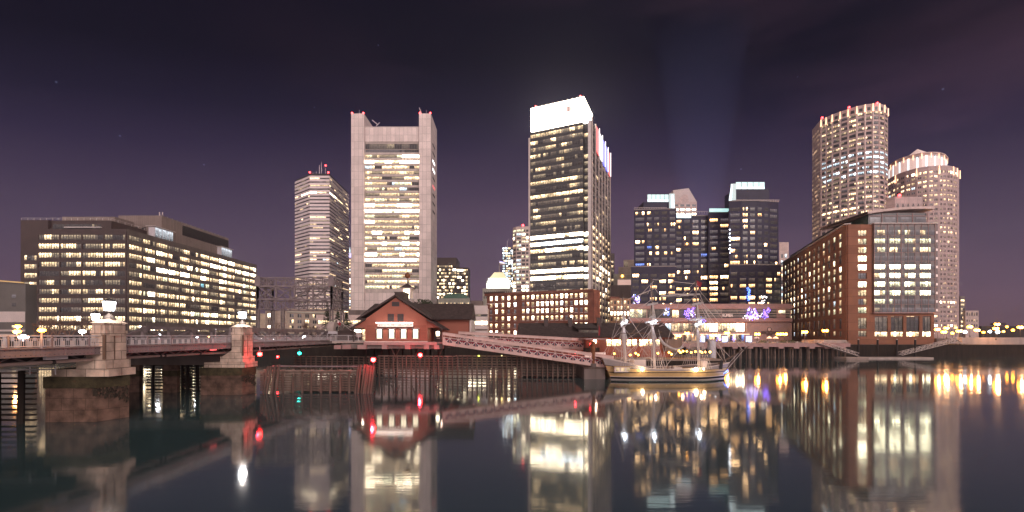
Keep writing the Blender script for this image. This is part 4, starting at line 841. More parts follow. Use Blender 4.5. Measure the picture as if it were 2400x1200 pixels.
# ================================================================== BRIDGE
BX = -38.05
br_ = thing('bridge', 'grey painted steel road bridge with railings running away from the camera on stone piers', 'bridge', (-47, 60, 0))
p = MB(); p.box(-57, 18, 6.45, BX-.35, 158, 6.9, 'asphalt'); p.box(BX-3.2, 18, 6.9, BX-.3, 158, 7.02, 'paving'); p.part('deck', br_)
def seg(y0, y1, rails=True):
    p = MB(); p.box(BX-.35, y0, 6.35, BX-.05, y1, 6.95, 'steel_paint'); p.box(BX-.5, y0, 6.95, BX+.12, y1, 7.03, 'steel_paint'); p.box(BX-.5, y0, 6.3, BX+.1, y1, 6.35, 'steel_paint')
    y = y0+.8
    while y < y1: p.box(BX-.05, y, 6.36, BX+.0, y+.09, 6.94, 'steel_paint'); y += 2.4
    y = y0+.4
    while y < y1:
        for z in (6.45, 6.85): p.box(BX-.05, y, z-.02, BX-.02, y+.04, z+.02, 'steel_dark')
        y += .35
    p.part('girder', br_)
    p = MB(); y = y0+.1
    for z, r in ((8.0, .045), (7.75, .03), (7.15, .03)): p.box(BX-.2-r, y0, z-r, BX-.2+r, y1, z+r, 'steel_white')
    while y < y1: p.box(BX-.26, y, 7.03, BX-.14, y+.12, 8.02, 'steel_paint'); y += 3.1
    y = y0+.2
    while y < y1: p.box(BX-.215, y, 7.15, BX-.185, y+.028, 7.75, 'steel_white'); y += .16
    p.part('railing', br_)
seg(26, 39.7); seg(41.5, 58); seg(59.8, 93)
p = MB()   # dark steelwork below
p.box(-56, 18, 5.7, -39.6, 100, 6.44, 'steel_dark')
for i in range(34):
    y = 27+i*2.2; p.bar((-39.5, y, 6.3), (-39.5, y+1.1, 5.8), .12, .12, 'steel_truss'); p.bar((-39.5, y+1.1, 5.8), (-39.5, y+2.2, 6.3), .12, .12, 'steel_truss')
p.part('underframe', br_)
p = MB(); p.tube((-38.9, 24, 5.72), (-38.9, 39.5, 5.80), .16, 'pipe', 8); p.tube((-38.9, 42.6, 5.80), (-38.9, 59, 5.72), .15, 'pipe', 8); p.tube((-38.9, 61.5, 5.72), (-38.9, 92, 5.9), .14, 'pipe', 8)
for y in (31, 31.8, 36, 47, 47.6, 53, 70, 78): p.tube((-38.9, y, 5.75), (-38.9, y+.25, 5.75), .2, 'steel_dark', 8)
p.part('pipe', br_)
p = MB(); p.box(-38.7, 35.2, 6.0, -38.4, 36.9, 6.34, 'steel_white'); p.part('junction_box', br_)
p = MB(); p.box(-38.25, 54.0, 6.12, -38.2, 55.2, 6.34, 'tag_red'); p.part('small_sign', br_)
p = MB()   # far footway parapet, bright ribs
p.box(-56.6, 18, 6.9, -56.3, 64, 7.75, 'steel_white')
for i in range(60): p.box(-56.3, 19+i*.75, 6.9, -56.18, 19.3+i*.75, 7.85, 'steel_dark')
for z in (7.9,): p.box(-56.6, 18, z, -56.3, 158, z+.1, 'steel_white')
p.box(-46.4, 20, 6.9, -46.1, 66, 7.5, 'band_white')
for i in range(46): p.box(-46.08, 20+i*1.0, 6.9, -46.03, 20.45+i*1.0, 7.5, 'steel_dark')
p.part('parapet', br_)
def truss(x, y0, y1, zt, n, end0=True):
    p = MB(); h = (y1-y0)/n
    p.box(x-.3, y0+(h if end0 else 0), zt-.55, x+.3, y1, zt, 'steel_truss'); p.box(x-.3, y0, 6.95, x+.3, y1, 7.3, 'steel_truss')
    for i in range(n+1):
        y = y0+i*h
        if i or not end0: p.bar((x, y, 7.1), (x, y, zt-.3), .45, .35, 'steel_truss')
        if i < n:
            a, c = (7.1, zt-.3) if i % 2 == 0 else (zt-.3, 7.1); p.bar((x, y, a), (x, y+h, c), .4, .32, 'steel_truss')
        p.poly([(x+.32, y-.8, zt-.1), (x+.32, y+.8, zt-.1), (x+.32, y+.4, zt-1.0), (x+.32, y-.4, zt-1.0)], [(0, 1, 2, 3)], 'steel_truss')
    p.part('truss', br_)
truss(-40.4, 61.5, 98, 9.25, 8, False); truss(-56.2, 60, 100, 9.5, 8)
# counterweight portal lattice
p = MB(); x0, x1, y0, y1, z0, z1 = -56.9, -40.4, 95.5, 101.5, 14.0, 21.0
def lat(a, c, nb, zA, zB, w=.32):
    a, c = Vector(a), Vector(c)
    for i in range(nb+1):
        q = a.lerp(c, i/nb); p.bar((q.x, q.y, zA), (q.x, q.y, zB), w*1.1, w*1.1, 'steel_truss')
    for i in range(nb):
        q, r = a.lerp(c, i/nb), a.lerp(c, (i+1)/nb); m_ = (q+r)/2
        p.bar((q.x, q.y, zA), (r.x, r.y, zB), w*.8, w*.6, 'steel_truss'); p.bar((q.x, q.y, zB), (r.x, r.y, zA), w*.8, w*.6, 'steel_truss')
    for z in (zA, zB): p.bar((a.x, a.y, z), (c.x, c.y, z), w*1.1, w*1.1, 'steel_truss')
zb_, zm_ = z0+2.2, z1-1.9
for (a, c, n) in (((x0, y0, 0), (x1, y0, 0), 4), ((x0, y1, 0), (x1, y1, 0), 4), ((x1, y0, 0), (x1, y1, 0), 2), ((x0, y0, 0), (x0, y1, 0), 2)):
    lat(a, c, n, zb_, zm_, .30); lat(a, c, n*2, zm_, z1, .16); lat(a, c, n*2, z0, zb_, .16)
for i in range(5): p.bar((x0+i*4.1, y0, z1), (x0+i*4.1+4.1*(i < 4), y1, z1), .2, .2, 'steel_truss')
for x in (x0, -51.3, x1):
    for y in (y0, y1):
        if x == -51.3 and y == y1: continue
        for d in (-.28, .28): p.box(x+d-.07, y-.3, 7.0, x+d+.07, y+.3, z0, 'steel_truss')
        for i in range(11): p.bar((x-.28, y-.3, 7.2+i*.62), (x+.28, y-.3, 7.5+i*.62), .06, .06, 'steel_truss'); p.bar((x+.28, y, 7.2+i*.62), (x+.28, y+.3, 7.5+i*.62), .06, .06, 'steel_truss')
for x in (x0, x1-.1):
    p.box(x-.5, y0-.35, z1-1.9, x+.7, y0-.3, z1+.3, 'steel_truss')
p.part('counterweight_lattice', br_)
# machinery wheel and gear by the portal
p = MB(); p.lathe((-41, 97, 7), [(.9, 0), (.9, 2.6), (1.3, 2.7), (1.1, 3.6), (.2, 4.2)], 'concrete', 10); p.tube((-40.3, 94.5, 9.6), (-38.9, 94.5, 9.6), 1.6, 'concrete', 14); p.tube((-38.8, 94.5, 9.6), (-38.6, 94.5, 9.6), .5, 'steel_dark', 10)
for i in range(4): p.bar((-41.6+i*1.2, 93.2, 7), (-41.4+i*1.1, 93.2, 8.4), .15, .15, 'steel_white')
p.box(-41.6, 93, 8.4, -37.4, 93.5, 9.0, 'steel_white'); p.part('lift_gear', br_)
# ------------------------------------------------------------------ stone piers
def pier(xa, xb, y0_, y1_, pg, x0, zb, label):
    cx, yf = (xa+xb)/2, pg[0][1]
    t = thing('bridge_pier', label, 'pier', (cx, (y0_+y1_)/2, 0), 'stone bridge piers with lanterns')
    p = MB(); p.prism(pg, -1.5, zb-1.05, 'stone_base')
    mx_, my_ = sum(q[0] for q in pg)/len(pg), sum(q[1] for q in pg)/len(pg)
    p.prism([(mx_+(x-mx_)*1.03, my_+(y-my_)*1.05) for x, y in pg], zb-1.05, zb, 'stone_moss'); p.part('base', t)
    p = MB(); rr = random.Random(3); (ax, ay), (bx, by) = pg[1], pg[2]
    for i in range(170):
        f = rr.random(); f2 = f if rr.random() < .75 else -f*.35; x, y = ax+(bx-ax)*f2, ay+(by-ay)*max(f2, 0); z = zb-1.1-rr.random()**1.3*1.7*(.35+.65*max(0, f2)); k_ = rr.uniform(.5, 1.3)
        p.poly([(x, y-.05, z), (x+.06*k_, y-.14, z-.2*k_), (x+.14*k_, y-.03, z-.04), (x+.06*k_, y-.02, z+.13*k_)], [(0, 1, 2, 3), (0, 3, 2)], 'stone_weed')
    p.part('seaweed', t)
    p = MB(); p.box(x0+.2, yf+.25, zb, xb+.22, y1_+.8, zb+.72, 'stone'); p.box(xa-1.45, yf+.12, zb+.72, xb+.06, y1_+.4, zb+1.5, 'stone')
    vs = [(xa-1.3, y0_, zb+1.5), (xb+.02, y0_, zb+1.5), (xb+.02, y1_, zb+1.5), (xa-1.3, y1_, zb+1.5), (xa, y0_, zb+2.35), (xb, y0_, zb+2.35), (xb, y1_, zb+2.35), (xa, y1_, zb+2.35)]
    p.poly(vs, [(0, 1, 5, 4), (1, 2, 6, 5), (2, 3, 7, 6), (3, 0, 4, 7), (4, 5, 6, 7)], 'stone')
    p.box(xa, y0_, zb+2.35, xb, y1_, 8.15, 'stone'); p.box(xa+.04, y0_+.04, 8.5, xb-.04, y1_-.04, 9.2, 'stone'); p.box(xa-.07, y0_-.07, 8.15, xb+.07, y1_+.07, 8.5, 'stone')
    p.box(xb-.3, y0_+.45, 8.0, xb+.14, y1_-.35, 9.0, 'stone'); p.box(xa+.25, y0_-.14, 8.0, xb-.25, y0_+.2, 9.0, 'stone')
    p.box(xb-.2, y0_-.03, zb+1.6, xb+.03, y0_+.12, 8.1, 'rust_stain'); p.box(xb-.01, y0_+.9, zb+.8, xb+.04, y0_+1.0, 8.1, 'rust_stain')
    cy = (y0_+y1_)/2; a_ = .35
    vs = [(xa-.08, y0_-.08, 9.2), (xb+.08, y0_-.08, 9.2), (xb+.08, y1_+.08, 9.2), (xa-.08, y1_+.08, 9.2), (cx-a_, cy-a_, 9.62), (cx+a_, cy-a_, 9.62), (cx+a_, cy+a_, 9.62), (cx-a_, cy+a_, 9.62)]
    p.poly(vs, [(0, 1, 5, 4), (1, 2, 6, 5), (2, 3, 7, 6), (3, 0, 4, 7), (4, 5, 6, 7), (3, 2, 1, 0)], 'stone'); p.part('pillar', t)
    c = (cx, cy, 9.5)
    p = MB(); p.lathe(c, [(.52, .1), (.45, .28), (.22, .5), (.13, .72), (.26, .8), (.05, .82)], 'lamp_metal', 8)
    p.lathe((c[0], c[1], 10.32), [(.42, 0), (.42, .06), (.1, .07)], 'lamp_metal', 8, .39)
    for i in range(8): a = 2*math.pi*i/8+.39; p.tube((c[0]+.42*math.cos(a), c[1]+.42*math.sin(a), 10.35), (c[0]+.54*math.cos(a), c[1]+.54*math.sin(a), 11.25), .018, 'lamp_metal', 4)
    p.lathe((c[0], c[1], 11.25), [(.6, 0), (.58, .06), (.3, .2), (.06, .3), (.05, .5)], 'lamp_metal', 8, .39); p.part('lantern_frame', t)
    p = MB(); p.lathe((c[0], c[1], 10.4), [(.38, 0), (.5, .82)], 'lamp_cool', 8, .39); p.part('lantern_glass', t)
    lamp((cx+.55, cy-.75, 10.8), 420, (1, .88, .78), .3, parent=t)
    return t
pier(-38.95, -37.7, 39.5, 41.7, [(-43.1, 39.4), (-38.6, 39.65), (-37.6, 41.9), (-40, 44.2), (-43.1, 44.2)], -43.0, 4.2, 'nearest stone bridge pier with bright lantern on its pillar and weed on its wide base')
pier(-37.9, -36.35, 57.7, 59.8, [(-41.9, 57.4), (-36.4, 57.6), (-35.95, 59.8), (-38, 62), (-41.9, 62)], -41.8, 3.7, 'second stone bridge pier farther along with a smaller looking lantern and red light beside it')
# support bent between the piers
t = thing('bridge_bent', 'dark concrete cross beam on columns under the bridge between the two stone piers', 'bridge support', (-48, 60, 0))
p = MB(); p.box(-56, 60, 3.9, -41.2, 62, 5.2, 'concrete_dark'); p.part('cross_beam', t)
for xa, xb in ((-56, -52.5), (-49.2, -47.2)):
    p = MB(); p.box(xa, 60.1, -1.5, xb, 60.7, 3.9, 'stone_base'); p.box(xa-.05, 60.04, 2.3, xb+.05, 60.75, 3.1, 'stone_moss'); p.part('column', t)
# ------------------------------------------------------------------ timber fenders
def fence(name, label, a, c, z0, z1, nr, np_, rt, pr, mat='timber', back=.3, lean=0, topm='timber_top', front=True, extra=None):
    a, c = Vector((*a, 0)), Vector((*c, 0)); mid = (a+c)/2
    t = thing(name, label, 'fender', (mid.x, mid.y, 0), 'timber fenders in the channel'); d = (c-a).normalized(); nn = Vector((d.y, -d.x, 0)); 
    for i in range(nr):
        z = z0+(z1-z0)*i/(nr-1); p = MB(); q = nn*back*0
        p.bar(a+Vector((0, 0, z)), c+Vector((0, 0, z)), .3, rt, topm if i == nr-1 else mat); p.part('rail', t)
    for i in range(np_):
        q = a.lerp(c, (i+.5)/np_)+nn*(back if front else -back); p = MB(); j = R.uniform(-.06, .06)
        p.tube(q+Vector((j, 0, -1)), q+Vector((lean+j, R.uniform(-.1, .1), z1+R.uniform(-.15, .25))), pr, mat, 7, pr*.88); p.part('post', t)
    return t
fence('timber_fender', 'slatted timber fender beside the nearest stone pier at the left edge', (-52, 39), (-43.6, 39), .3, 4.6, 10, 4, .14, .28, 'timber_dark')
p = MB()
for z in (4.95, 5.25): p.tube((-52, 38.5, z), (-41.2, 38.5, z), .05, 'steel_white', 5)
for x in (-50.5, -46.5, -43.5, -41.2): p.tube((x, 38.5, 4.5), (x, 38.5, 5.25), .05, 'steel_white', 5)
p.top('handrail', 'thin metal handrail above the timber fender at the left edge', 'handrail')
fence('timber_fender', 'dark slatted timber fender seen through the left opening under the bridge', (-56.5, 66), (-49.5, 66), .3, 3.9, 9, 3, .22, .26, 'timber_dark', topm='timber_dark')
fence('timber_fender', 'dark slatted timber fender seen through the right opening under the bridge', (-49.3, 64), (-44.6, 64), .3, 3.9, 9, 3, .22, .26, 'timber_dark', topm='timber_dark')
t = fence('timber_fender', 'nearer timber fender wall between the second pier and the red light cluster', (-35.6, 60.4), (-19.4, 60), .35, 2.75, 8, 12, .24, .18)
p = MB(); p.tube((-33.5, 59.7, 3.72), (-19.2, 59.4, 3.72), .13, 'steel_truss', 8); p.tube((-34, 59.9, 3.05), (-19.2, 59.5, 3.1), .12, 'timber_top', 6); p.part('top_beam', t)
for i in range(12): p = MB(); x = -34.8+i*1.33; p.box(x-.16, 60.0, 2.3, x+.16, 60.25, 3.3, 'timber_top'); p.part('cap', t)
k = 0
for cx, n in ((-20.6, 4), (-19.4, 3), (-33.6, 2), (-32.5, 2)):
    t = thing('mooring_dolphin', ['cluster of leaning piles just left of the red light on the near fender', 'cluster of leaning piles right under the red light at the end of the near fender', 'pair of leaning piles just right of the second stone pier', 'second pair of leaning piles right of the stone pier'][k], 'piling', (cx, 59, 0), 'leaning pile clusters'); k += 1
    for i in range(n):
        p = MB(); x = cx+(i-n/2)*.42; p.tube((x-.45, 58.8+R.random()*.6, -1), (x+.1+R.uniform(-.1, .1), 59.2, 3.7+R.random()*.3), .17, 'timber', 7, .15); p.part('pile', t)
fence('timber_fender', 'long slatted timber fender stretching under the museum and the canvas gangways', (-27, 86), (-11.2, 84), .4, 3.95, 8, 17, .22, .16)
fence('timber_fender', 'right end of the slatted timber fender below the lower canvas gangway', (-11.1, 84), (12.1, 81), .4, 4.05, 8, 24, .23, .16)
fence('timber_fender', 'far slatted timber fender with a pale top rail behind the near fender wall', (-47, 92), (-27.5, 88), .4, 3.6, 7, 16, .16, .16)
p = MB(); p.box(-20, 79.5, 3.92, -11, 79.9, 4.05, 'timber_top'); 
# row of thin piles that hold up the museum deck
def piles(xs, y0, y1, zt, label, m='timber', r=.16, name='timber_pile'):
    for x in xs:
        p = MB(); y = R.uniform(y0, y1); p.tube((x, y, -1), (x+R.uniform(-.15, .15), y, zt), r, m, 7); o = p.top(name, label, 'piling', 'wooden piles under the wharf decks')
# ================================================================== RED MUSEUM
D = 82; t = thing('museum', 'red clapboard museum on a pier with lit sign, four glowing windows and lantern cupola', 'museum', (-24, 88, 0)); mu = t
zf = wz(801, D); x0, x1 = wx(856, D), wx(1002, D); xc = wx(928, D); ze = wz(748, D); zp = wz(697, D)
p = MB(); wl = [(x0, zf), (x1, zf), (x1, ze), (xc, zp), (x0, ze)]
n = len(wl); vs = [(x, D, z) for x, z in wl]+[(x, D+16, z) for x, z in wl]
p.poly(vs, [(0, 1, 2, 3, 4), (9, 8, 7, 6, 5)]+[(i, (i+1) % n, n+(i+1) % n, n+i) for i in (0, 1, 4)], 'clap_red')
p.poly([(x0+.01, D-.04, wz(762, D)), (x1-.01, D-.04, wz(762, D)), (x1-.01, D-.04, ze), (xc, D-.04, zp-.02), (x0+.01, D-.04, ze)], [(0, 1, 2, 3, 4)], 'red_flat')
for x in (x0, x1-.22): p.box(x, D-.06, zf, x+.22, D, ze+.05, 'red_flat')
p.box(x0-.1, D-.1, zf-.05, x1+.1, D+.02, zf+.12, 'granite_pink_light')
p.part('wall', mu)
p = MB()   # main roof, wide lower skirts
def slab(pts, th, m):
    a = [Vector(q) for q in pts]; nrm = (a[1]-a[0]).cross(a[2]-a[0]).normalized()
    if nrm.z < 0: nrm = -nrm
    b_ = [q-nrm*th for q in a]; p.poly(a+b_, [(0, 1, 2, 3), (7, 6, 5, 4), (0, 4, 5, 1), (1, 5, 6, 2), (2, 6, 7, 3), (3, 7, 4, 0)], m)
def PX(X, Y, y=D-.7): return (wx(X, D), y, wz(Y, D))
def back(q, y=D+17): return (q[0], y, q[2])
for a, c in ((PX(928, 691), PX(845, 742)), (PX(928, 691), PX(1014, 746))): slab([a, c, back(c), back(a)], .28, 'shingle')
for a, c in ((PX(857, 747), PX(821, 770)), (PX(1002, 748), PX(1040, 771))): slab([a, c, back(c, D+8), back(a, D+8)], .22, 'shingle')
p.part('roof', mu)
zr = wz(711, 92); zw = wz(746, 90)
for xa, xb in ((wx(838, 90), wx(866, 90)), (wx(966, 90), wx(1103, 91))):
    p = MB()
    p.box(xa+.4, 91, zf, xb-.1, 100, zw, 'red_flat')
    vs = [(xa-.3, 89.6, zw-.25), (xb+.3, 89.6, zw-.25), (xb+.3, 95.5, zr+.2), (xa+1.9 if xa < -30 else xa-.3, 95.5, zr+.2), (xb+.3, 101.4, zw-.25), (xa-.3, 101.4, zw-.25)]
    p.poly(vs, [(0, 1, 2, 3), (3, 2, 4, 5), (0, 3, 5), (1, 4, 2), (0, 5, 4, 1)], 'shingle'); p.part('rear_wing', mu)
p = MB(); p.box(wx(1101, 91), 90.6, zf, wx(1105, 91), 100, zw-.3, 'band_white'); p.part('end_board', mu)
p = MB(); p.box(wx(925, D+4), D+4, wz(700, D+4), wx(947, D+4), D+8, wz(686, D+4), 'trim_dark'); p.box(wx(924, D+4), D+3.9, wz(686, D+4), wx(948, D+4), D+8.1, wz(684, D+4), 'shingle'); p.part('roof_box', mu)
# side porches
for xa, xb, ty in ((wx(828, D), x0-.02, 0), (x1+.02, wx(1034, D), 1)):
    p = MB()
    p.box(xa, D+5, zf, xb, D+5.2, wz(766, D), 'red_flat'); p.part('porch_wall', mu); p = MB(); pts_ = [(xa, wz(768, D)), (xb, wz(768, D)), (xb if not ty else xa, ze+.1)]
    p.poly([(a, D-.02, z) for a, z in pts_]+[(a, D+.1, z) for a, z in pts_], [(0, 1, 2), (5, 4, 3), (0, 3, 4, 1)], 'red_flat')
    for x in ((xa, xa+.18) if not ty else (xb-.22, xb-.04)) if 0 else ((xa,) if not ty else (xb-.2,)): p.box(x, D-.05, zf, x+.18, D+.13, wz(768, D), 'trim_dark')
    p.part('porch_gable', mu)
p = MB(); F = Fr(wx(829, D), D+4.9, 1, 0); b_ = MB()
for i in range(3): p.face([F(i*.72, .05, zf+.1), F(i*.72+.66, .05, zf+.1), F(i*.72+.66, .05, zf+2.4), F(i*.72, .05, zf+2.4)], ('bright', 'hot', 'bright')[i], UVQ)
p.part('porch_window', mu)
dx = wx(1012, D); p = MB(); p.box(dx, D+3.4, zf+.1, dx+1.15, D+3.5, zf+2.25, 'trim_dark'); p.box(dx-.14, D+3.42, zf, dx+1.3, D+3.6, zf+2.4, 'frame_dark'); o = p.part('door', mu)
q = MB(); q.face([(dx+.25, D+3.38, zf+1.1), (dx+.9, D+3.38, zf+1.1), (dx+.9, D+3.38, zf+2.0), (dx+.25, D+3.38, zf+2.0)], 'hot', UVQ)
for i in range(1, 3): q.box(dx+.25+i*.216, D+3.35, zf+1.1, dx+.27+i*.216, D+3.37, zf+2.0, 'trim_dark')
q.box(dx+.35, D+3.35, zf+.6, dx+1.0, D+3.38, zf+.75, 'band_white'); q.part('door_window', o)
lamp((dx+1.6, D+1.5, zf+2.3), 30, (1, .7, .55), .15, parent=mu); lamp((wx(842, D), D+2, zf+2.2), 40, (1, .82, .65), .2, parent=mu)
for X in (892, 921, 949, 977):   # sash windows
    cx = wx(X-2.5, D); w = .56; za, zb = wz(793, D), wz(772.5, D)
    p = MB(); p.face([(cx-w+.1, D-.12, za), (cx+w-.1, D-.12, za), (cx+w-.1, D-.12, zb), (cx-w+.1, D-.12, zb)], 'museum_pane', UVQ)
    o = None
    for i in range(1, 4): xx = cx-w+.1+i*(2*w-.2)/4; p.box(xx-.012, D-.15, za, xx+.012, D-.125, zb, 'frame_grey')
    for i in range(1, 6): zz_ = za+i*(zb-za)/6; h = .03 if i == 3 else .012; p.box(cx-w+.1, D-.15, zz_-h, cx+w-.1, D-.125, zz_+h, 'frame_grey')
    o = p.part('window', mu); q = MB()
    q.box(cx-w-.08, D-.16, za-.1, cx-w+.1, D, zb+.1, 'frame_dark'); q.box(cx+w-.1, D-.16, za-.1, cx+w+.08, D, zb+.1, 'frame_dark'); q.box(cx-w-.12, D-.2, zb, cx+w+.12, D, zb+.2, 'frame_dark'); q.box(cx-w-.16, D-.24, zb+.2, cx+w+.16, D, zb+.27, 'band_white'); q.box(cx-w-.1, D-.26, za-.14, cx+w+.1, D, za-.05, 'band_white'); q.part('frame', o)
for X0, X1, Y0, Y1 in ((909.5, 923.5, 736, 753), (932, 946, 736, 753), (919, 936, 707.5, 718)):
    p = MB(); p.box(wx(X0, D), D-.16, wz(Y1, D), wx(X1, D), D-.05, wz(Y0, D), 'frame_dark'); p.box(wx(X0+2.5, D), D-.18, wz(Y1-3, D), wx(X1-2.5, D), D-.165, wz(Y0+2, D), 'trim_dark'); p.part('shutter', mu)
sx0, sx1 = wx(886, D), wx(969, D)
p = MB(); p.box(sx0, D-.35, wz(765.5, D), sx1, D-.08, wz(759, D), 'band_white'); p.box(sx0-.05, D-.4, wz(767.5, D), sx1+.05, D-.05, wz(765.6, D), 'trim_dark'); o = p.part('sign_board', mu)
q = MB(); q.box(sx0-.1, D-1.15, wz(757.2, D), sx1+.1, D-1.0, wz(756.2, D), 'sign_bar')
for x in (sx0, (sx0+sx1)/2, sx1): q.box(x-.03, D-1.1, wz(757, D), x+.03, D-.05, wz(756.6, D), 'trim_dark')
q.part('light_bar', mu)
tx = text3d('lettering', 'BOSTON TEA PARTY SHIPS & MUSEUM', ((sx0+sx1)/2, D-.37, wz(762.3, D)), .55, 'flag_blue', None, width=6.3, ext=.02); tx.parent = mu; tx.location = Vector(((sx0+sx1)/2, D-.37, wz(762.3, D)))-WL[mu]
lamp(((sx0+sx1)/2, D-1.1, wz(757.5, D)), 120, (1, .78, .66), parent=mu, kind='AREA', size=(6.8, .15), rot=(0, .42, -1))
# cupola
cy = D+9; c0, c1 = wx(938, cy-2), wx(961, cy-2); cm = (c0+c1)/2; z0 = wz(712, cy)
p = MB(); p.box(cm-1.15, cy-1.15, z0-1.2, cm+1.15, cy+1.15, z0+.9, 'band_white'); p.box(cm-1.3, cy-1.3, z0+.9, cm+1.3, cy+1.3, z0+1.05, 'steel_white')
for a in (-1, 1):
    for c in (-1, 1): p.box(cm+a*.85-.16, cy+c*.85-.16, z0+1.05, cm+a*.85+.16, cy+c*.85+.16, z0+3.1, 'band_white')
p.box(cm-1.3, cy-1.3, z0+3.1, cm+1.3, cy+1.3, z0+3.3, 'band_white'); p.lathe((cm, cy, z0+3.3), [(1.95, 0), (.05, 1.05)], 'shingle', 4, math.pi/4); p.lathe((cm-.6, cy-1.0, z0+1.3), [(.2, 0), (.28, .3), (.16, .9)], 'lamp_warm', 8)
o = p.part('cupola', mu); q = MB(); q.box(cm-.66, cy-.8, z0+1.06, cm+.66, cy-.75, z0+3.05, 'hot'); q.box(cm+.75, cy-.66, z0+1.06, cm+.8, cy+.66, z0+3.05, 'bright')
for i in (-.33, 0, .33): q.box(cm+i-.03, cy-.85, z0+1.06, cm+i+.03, cy-.81, z0+3.05, 'frame_grey')
q.box(cm-.66, cy-.85, z0+2.0, cm+.66, cy-.81, z0+2.1, 'frame_grey'); q.part('cupola_window', o)
p = MB(); zt = z0+4.35; p.tube((cm, cy, zt-.2), (cm, cy, zt+1.1), .05, 'trim_dark', 5); p.lathe((cm, cy, zt+1.1), [(.2, 0), (.55, .25), (.62, .6), (.45, .95), (.2, 1.05), (.25, 1.15), (.08, 1.3)], 'rust', 9); p.tube((cm+.5, cy, zt+1.7), (cm+.95, cy, zt+2.0), .09, 'rust', 5)
for i in range(6): a, c = -1.2+i*.4, -1.2+(i+1)*.4; p.tube((cm-.6-.28*math.cos(a), cy, zt+1.7+.28*math.sin(a)), (cm-.6-.28*math.cos(c), cy, zt+1.7+.28*math.sin(c)), .06, 'rust', 4)
p.part('weather_vane', mu)
# deck slab, terrace, pile caps
p = MB(); p.box(x0-.2, D-.4, wz(808.5, D), x1+1.9, D+16, zf-.06, 'hotel_pink'); p.box(wx(778, D+1), D+1, wz(804, D+1), x0-.22, D+14, wz(799.5, D+1), 'concrete'); p.box(x1+.1, D-.1, wz(803, D)-.2, wx(1042, D), D+14, zf-.07, 'hotel_pink')
for X0, X1 in ((784, 800), (804, 823), (839, 859), (896, 908), (950, 962), (994, 1006), (1018, 1030)): p.box(wx(X0, D), D-.3, wz(818, D), wx(X1, D), D+10, wz(808.7, D), 'hotel_pink')
p.box(wx(800, D), D+.1, wz(817, D), wx(1040, D), D+9, wz(806, D), 'concrete_dark'); p.part('deck', mu)
p = MB(); rx = [wx(X, D) for X in (770, 783, 812, 836, 860)]
for x in rx: p.tube((x, D+.9, wz(800, D)), (x, D+.9, wz(786, D)), .05, 'steel_white', 5)
for z in (wz(786, D), wz(798.5, D)): p.tube((rx[0], D+.9, z), (rx[-1], D+.9, z), .045, 'steel_white', 5)
for i in range(46): x = rx[0]+i*(rx[-1]-rx[0])/46; p.tube((x, D+.9, wz(799, D)), (x, D+.9, wz(786, D)), .014, 'steel_white', 3)
p.part('terrace_railing', mu)
p = MB(); p.box(wx(791, 88), 88, wz(800, 88), wx(826, 88), 90, wz(776, 88), 'office_brown'); p.poly([(wx(789, 88), 87.5, wz(777, 88)), (wx(832, 88), 87.5, wz(777, 88)), (wx(832, 88), 87.5, wz(768, 88)), (wx(820, 88), 87.5, wz(768, 88))], [(0, 1, 2, 3)], 'shingle'); p.part('low_annex', mu)
t = thing('flagpole', 'slanted flagpole with small furled flag sticking out left of the museum porch', 'flagpole', (wx(826, D), D-.2, wz(774, D)))
p = MB(); p.tube(PX(825, 775, D-.3), PX(794, 748, D-1.2), .05, 'mast_white', 5); p.part('pole', t); p = MB(); a, c = PX(797, 751, D-1.1), PX(804, 757, D-.9)
p.poly([a, c, (c[0]-.15, c[1], c[2]-.55), (c[0]-.6, c[1]+.1, c[2]-.35), (a[0]-.1, a[1], a[2]-.5)], [(0, 1, 2, 3, 4)], 'flag_red'); p.poly([(a[0], a[1]-.02, a[2]), ((a[0]+c[0])/2, a[1]-.02, (a[2]+c[2])/2), (a[0]+.2, a[1]-.02, a[2]-.6), (a[0]-.08, a[1]-.02, a[2]-.45)], [(0, 1, 2, 3)], 'flag_white'); p.part('flag', t)
t = mu
for i, X in enumerate(range(842, 1040, 36)):
    for y in (D+4, D+9):
        p = MB(); x = wx(X+R.uniform(-3, 3), D); p.tube((x, y, -1), (x, y, wz(818, D)), .19, 'timber_dark', 7); p.part('pile', mu)
for X, X2 in ((905, 925), (925, 905), (1012, 1030), (955, 972)): 
    p = MB(); p.bar((wx(X, D), D+3.6, 2), (wx(X2, D), D+3.6, wz(818, D)), .2, .2, 'timber'); p.part('brace', mu)
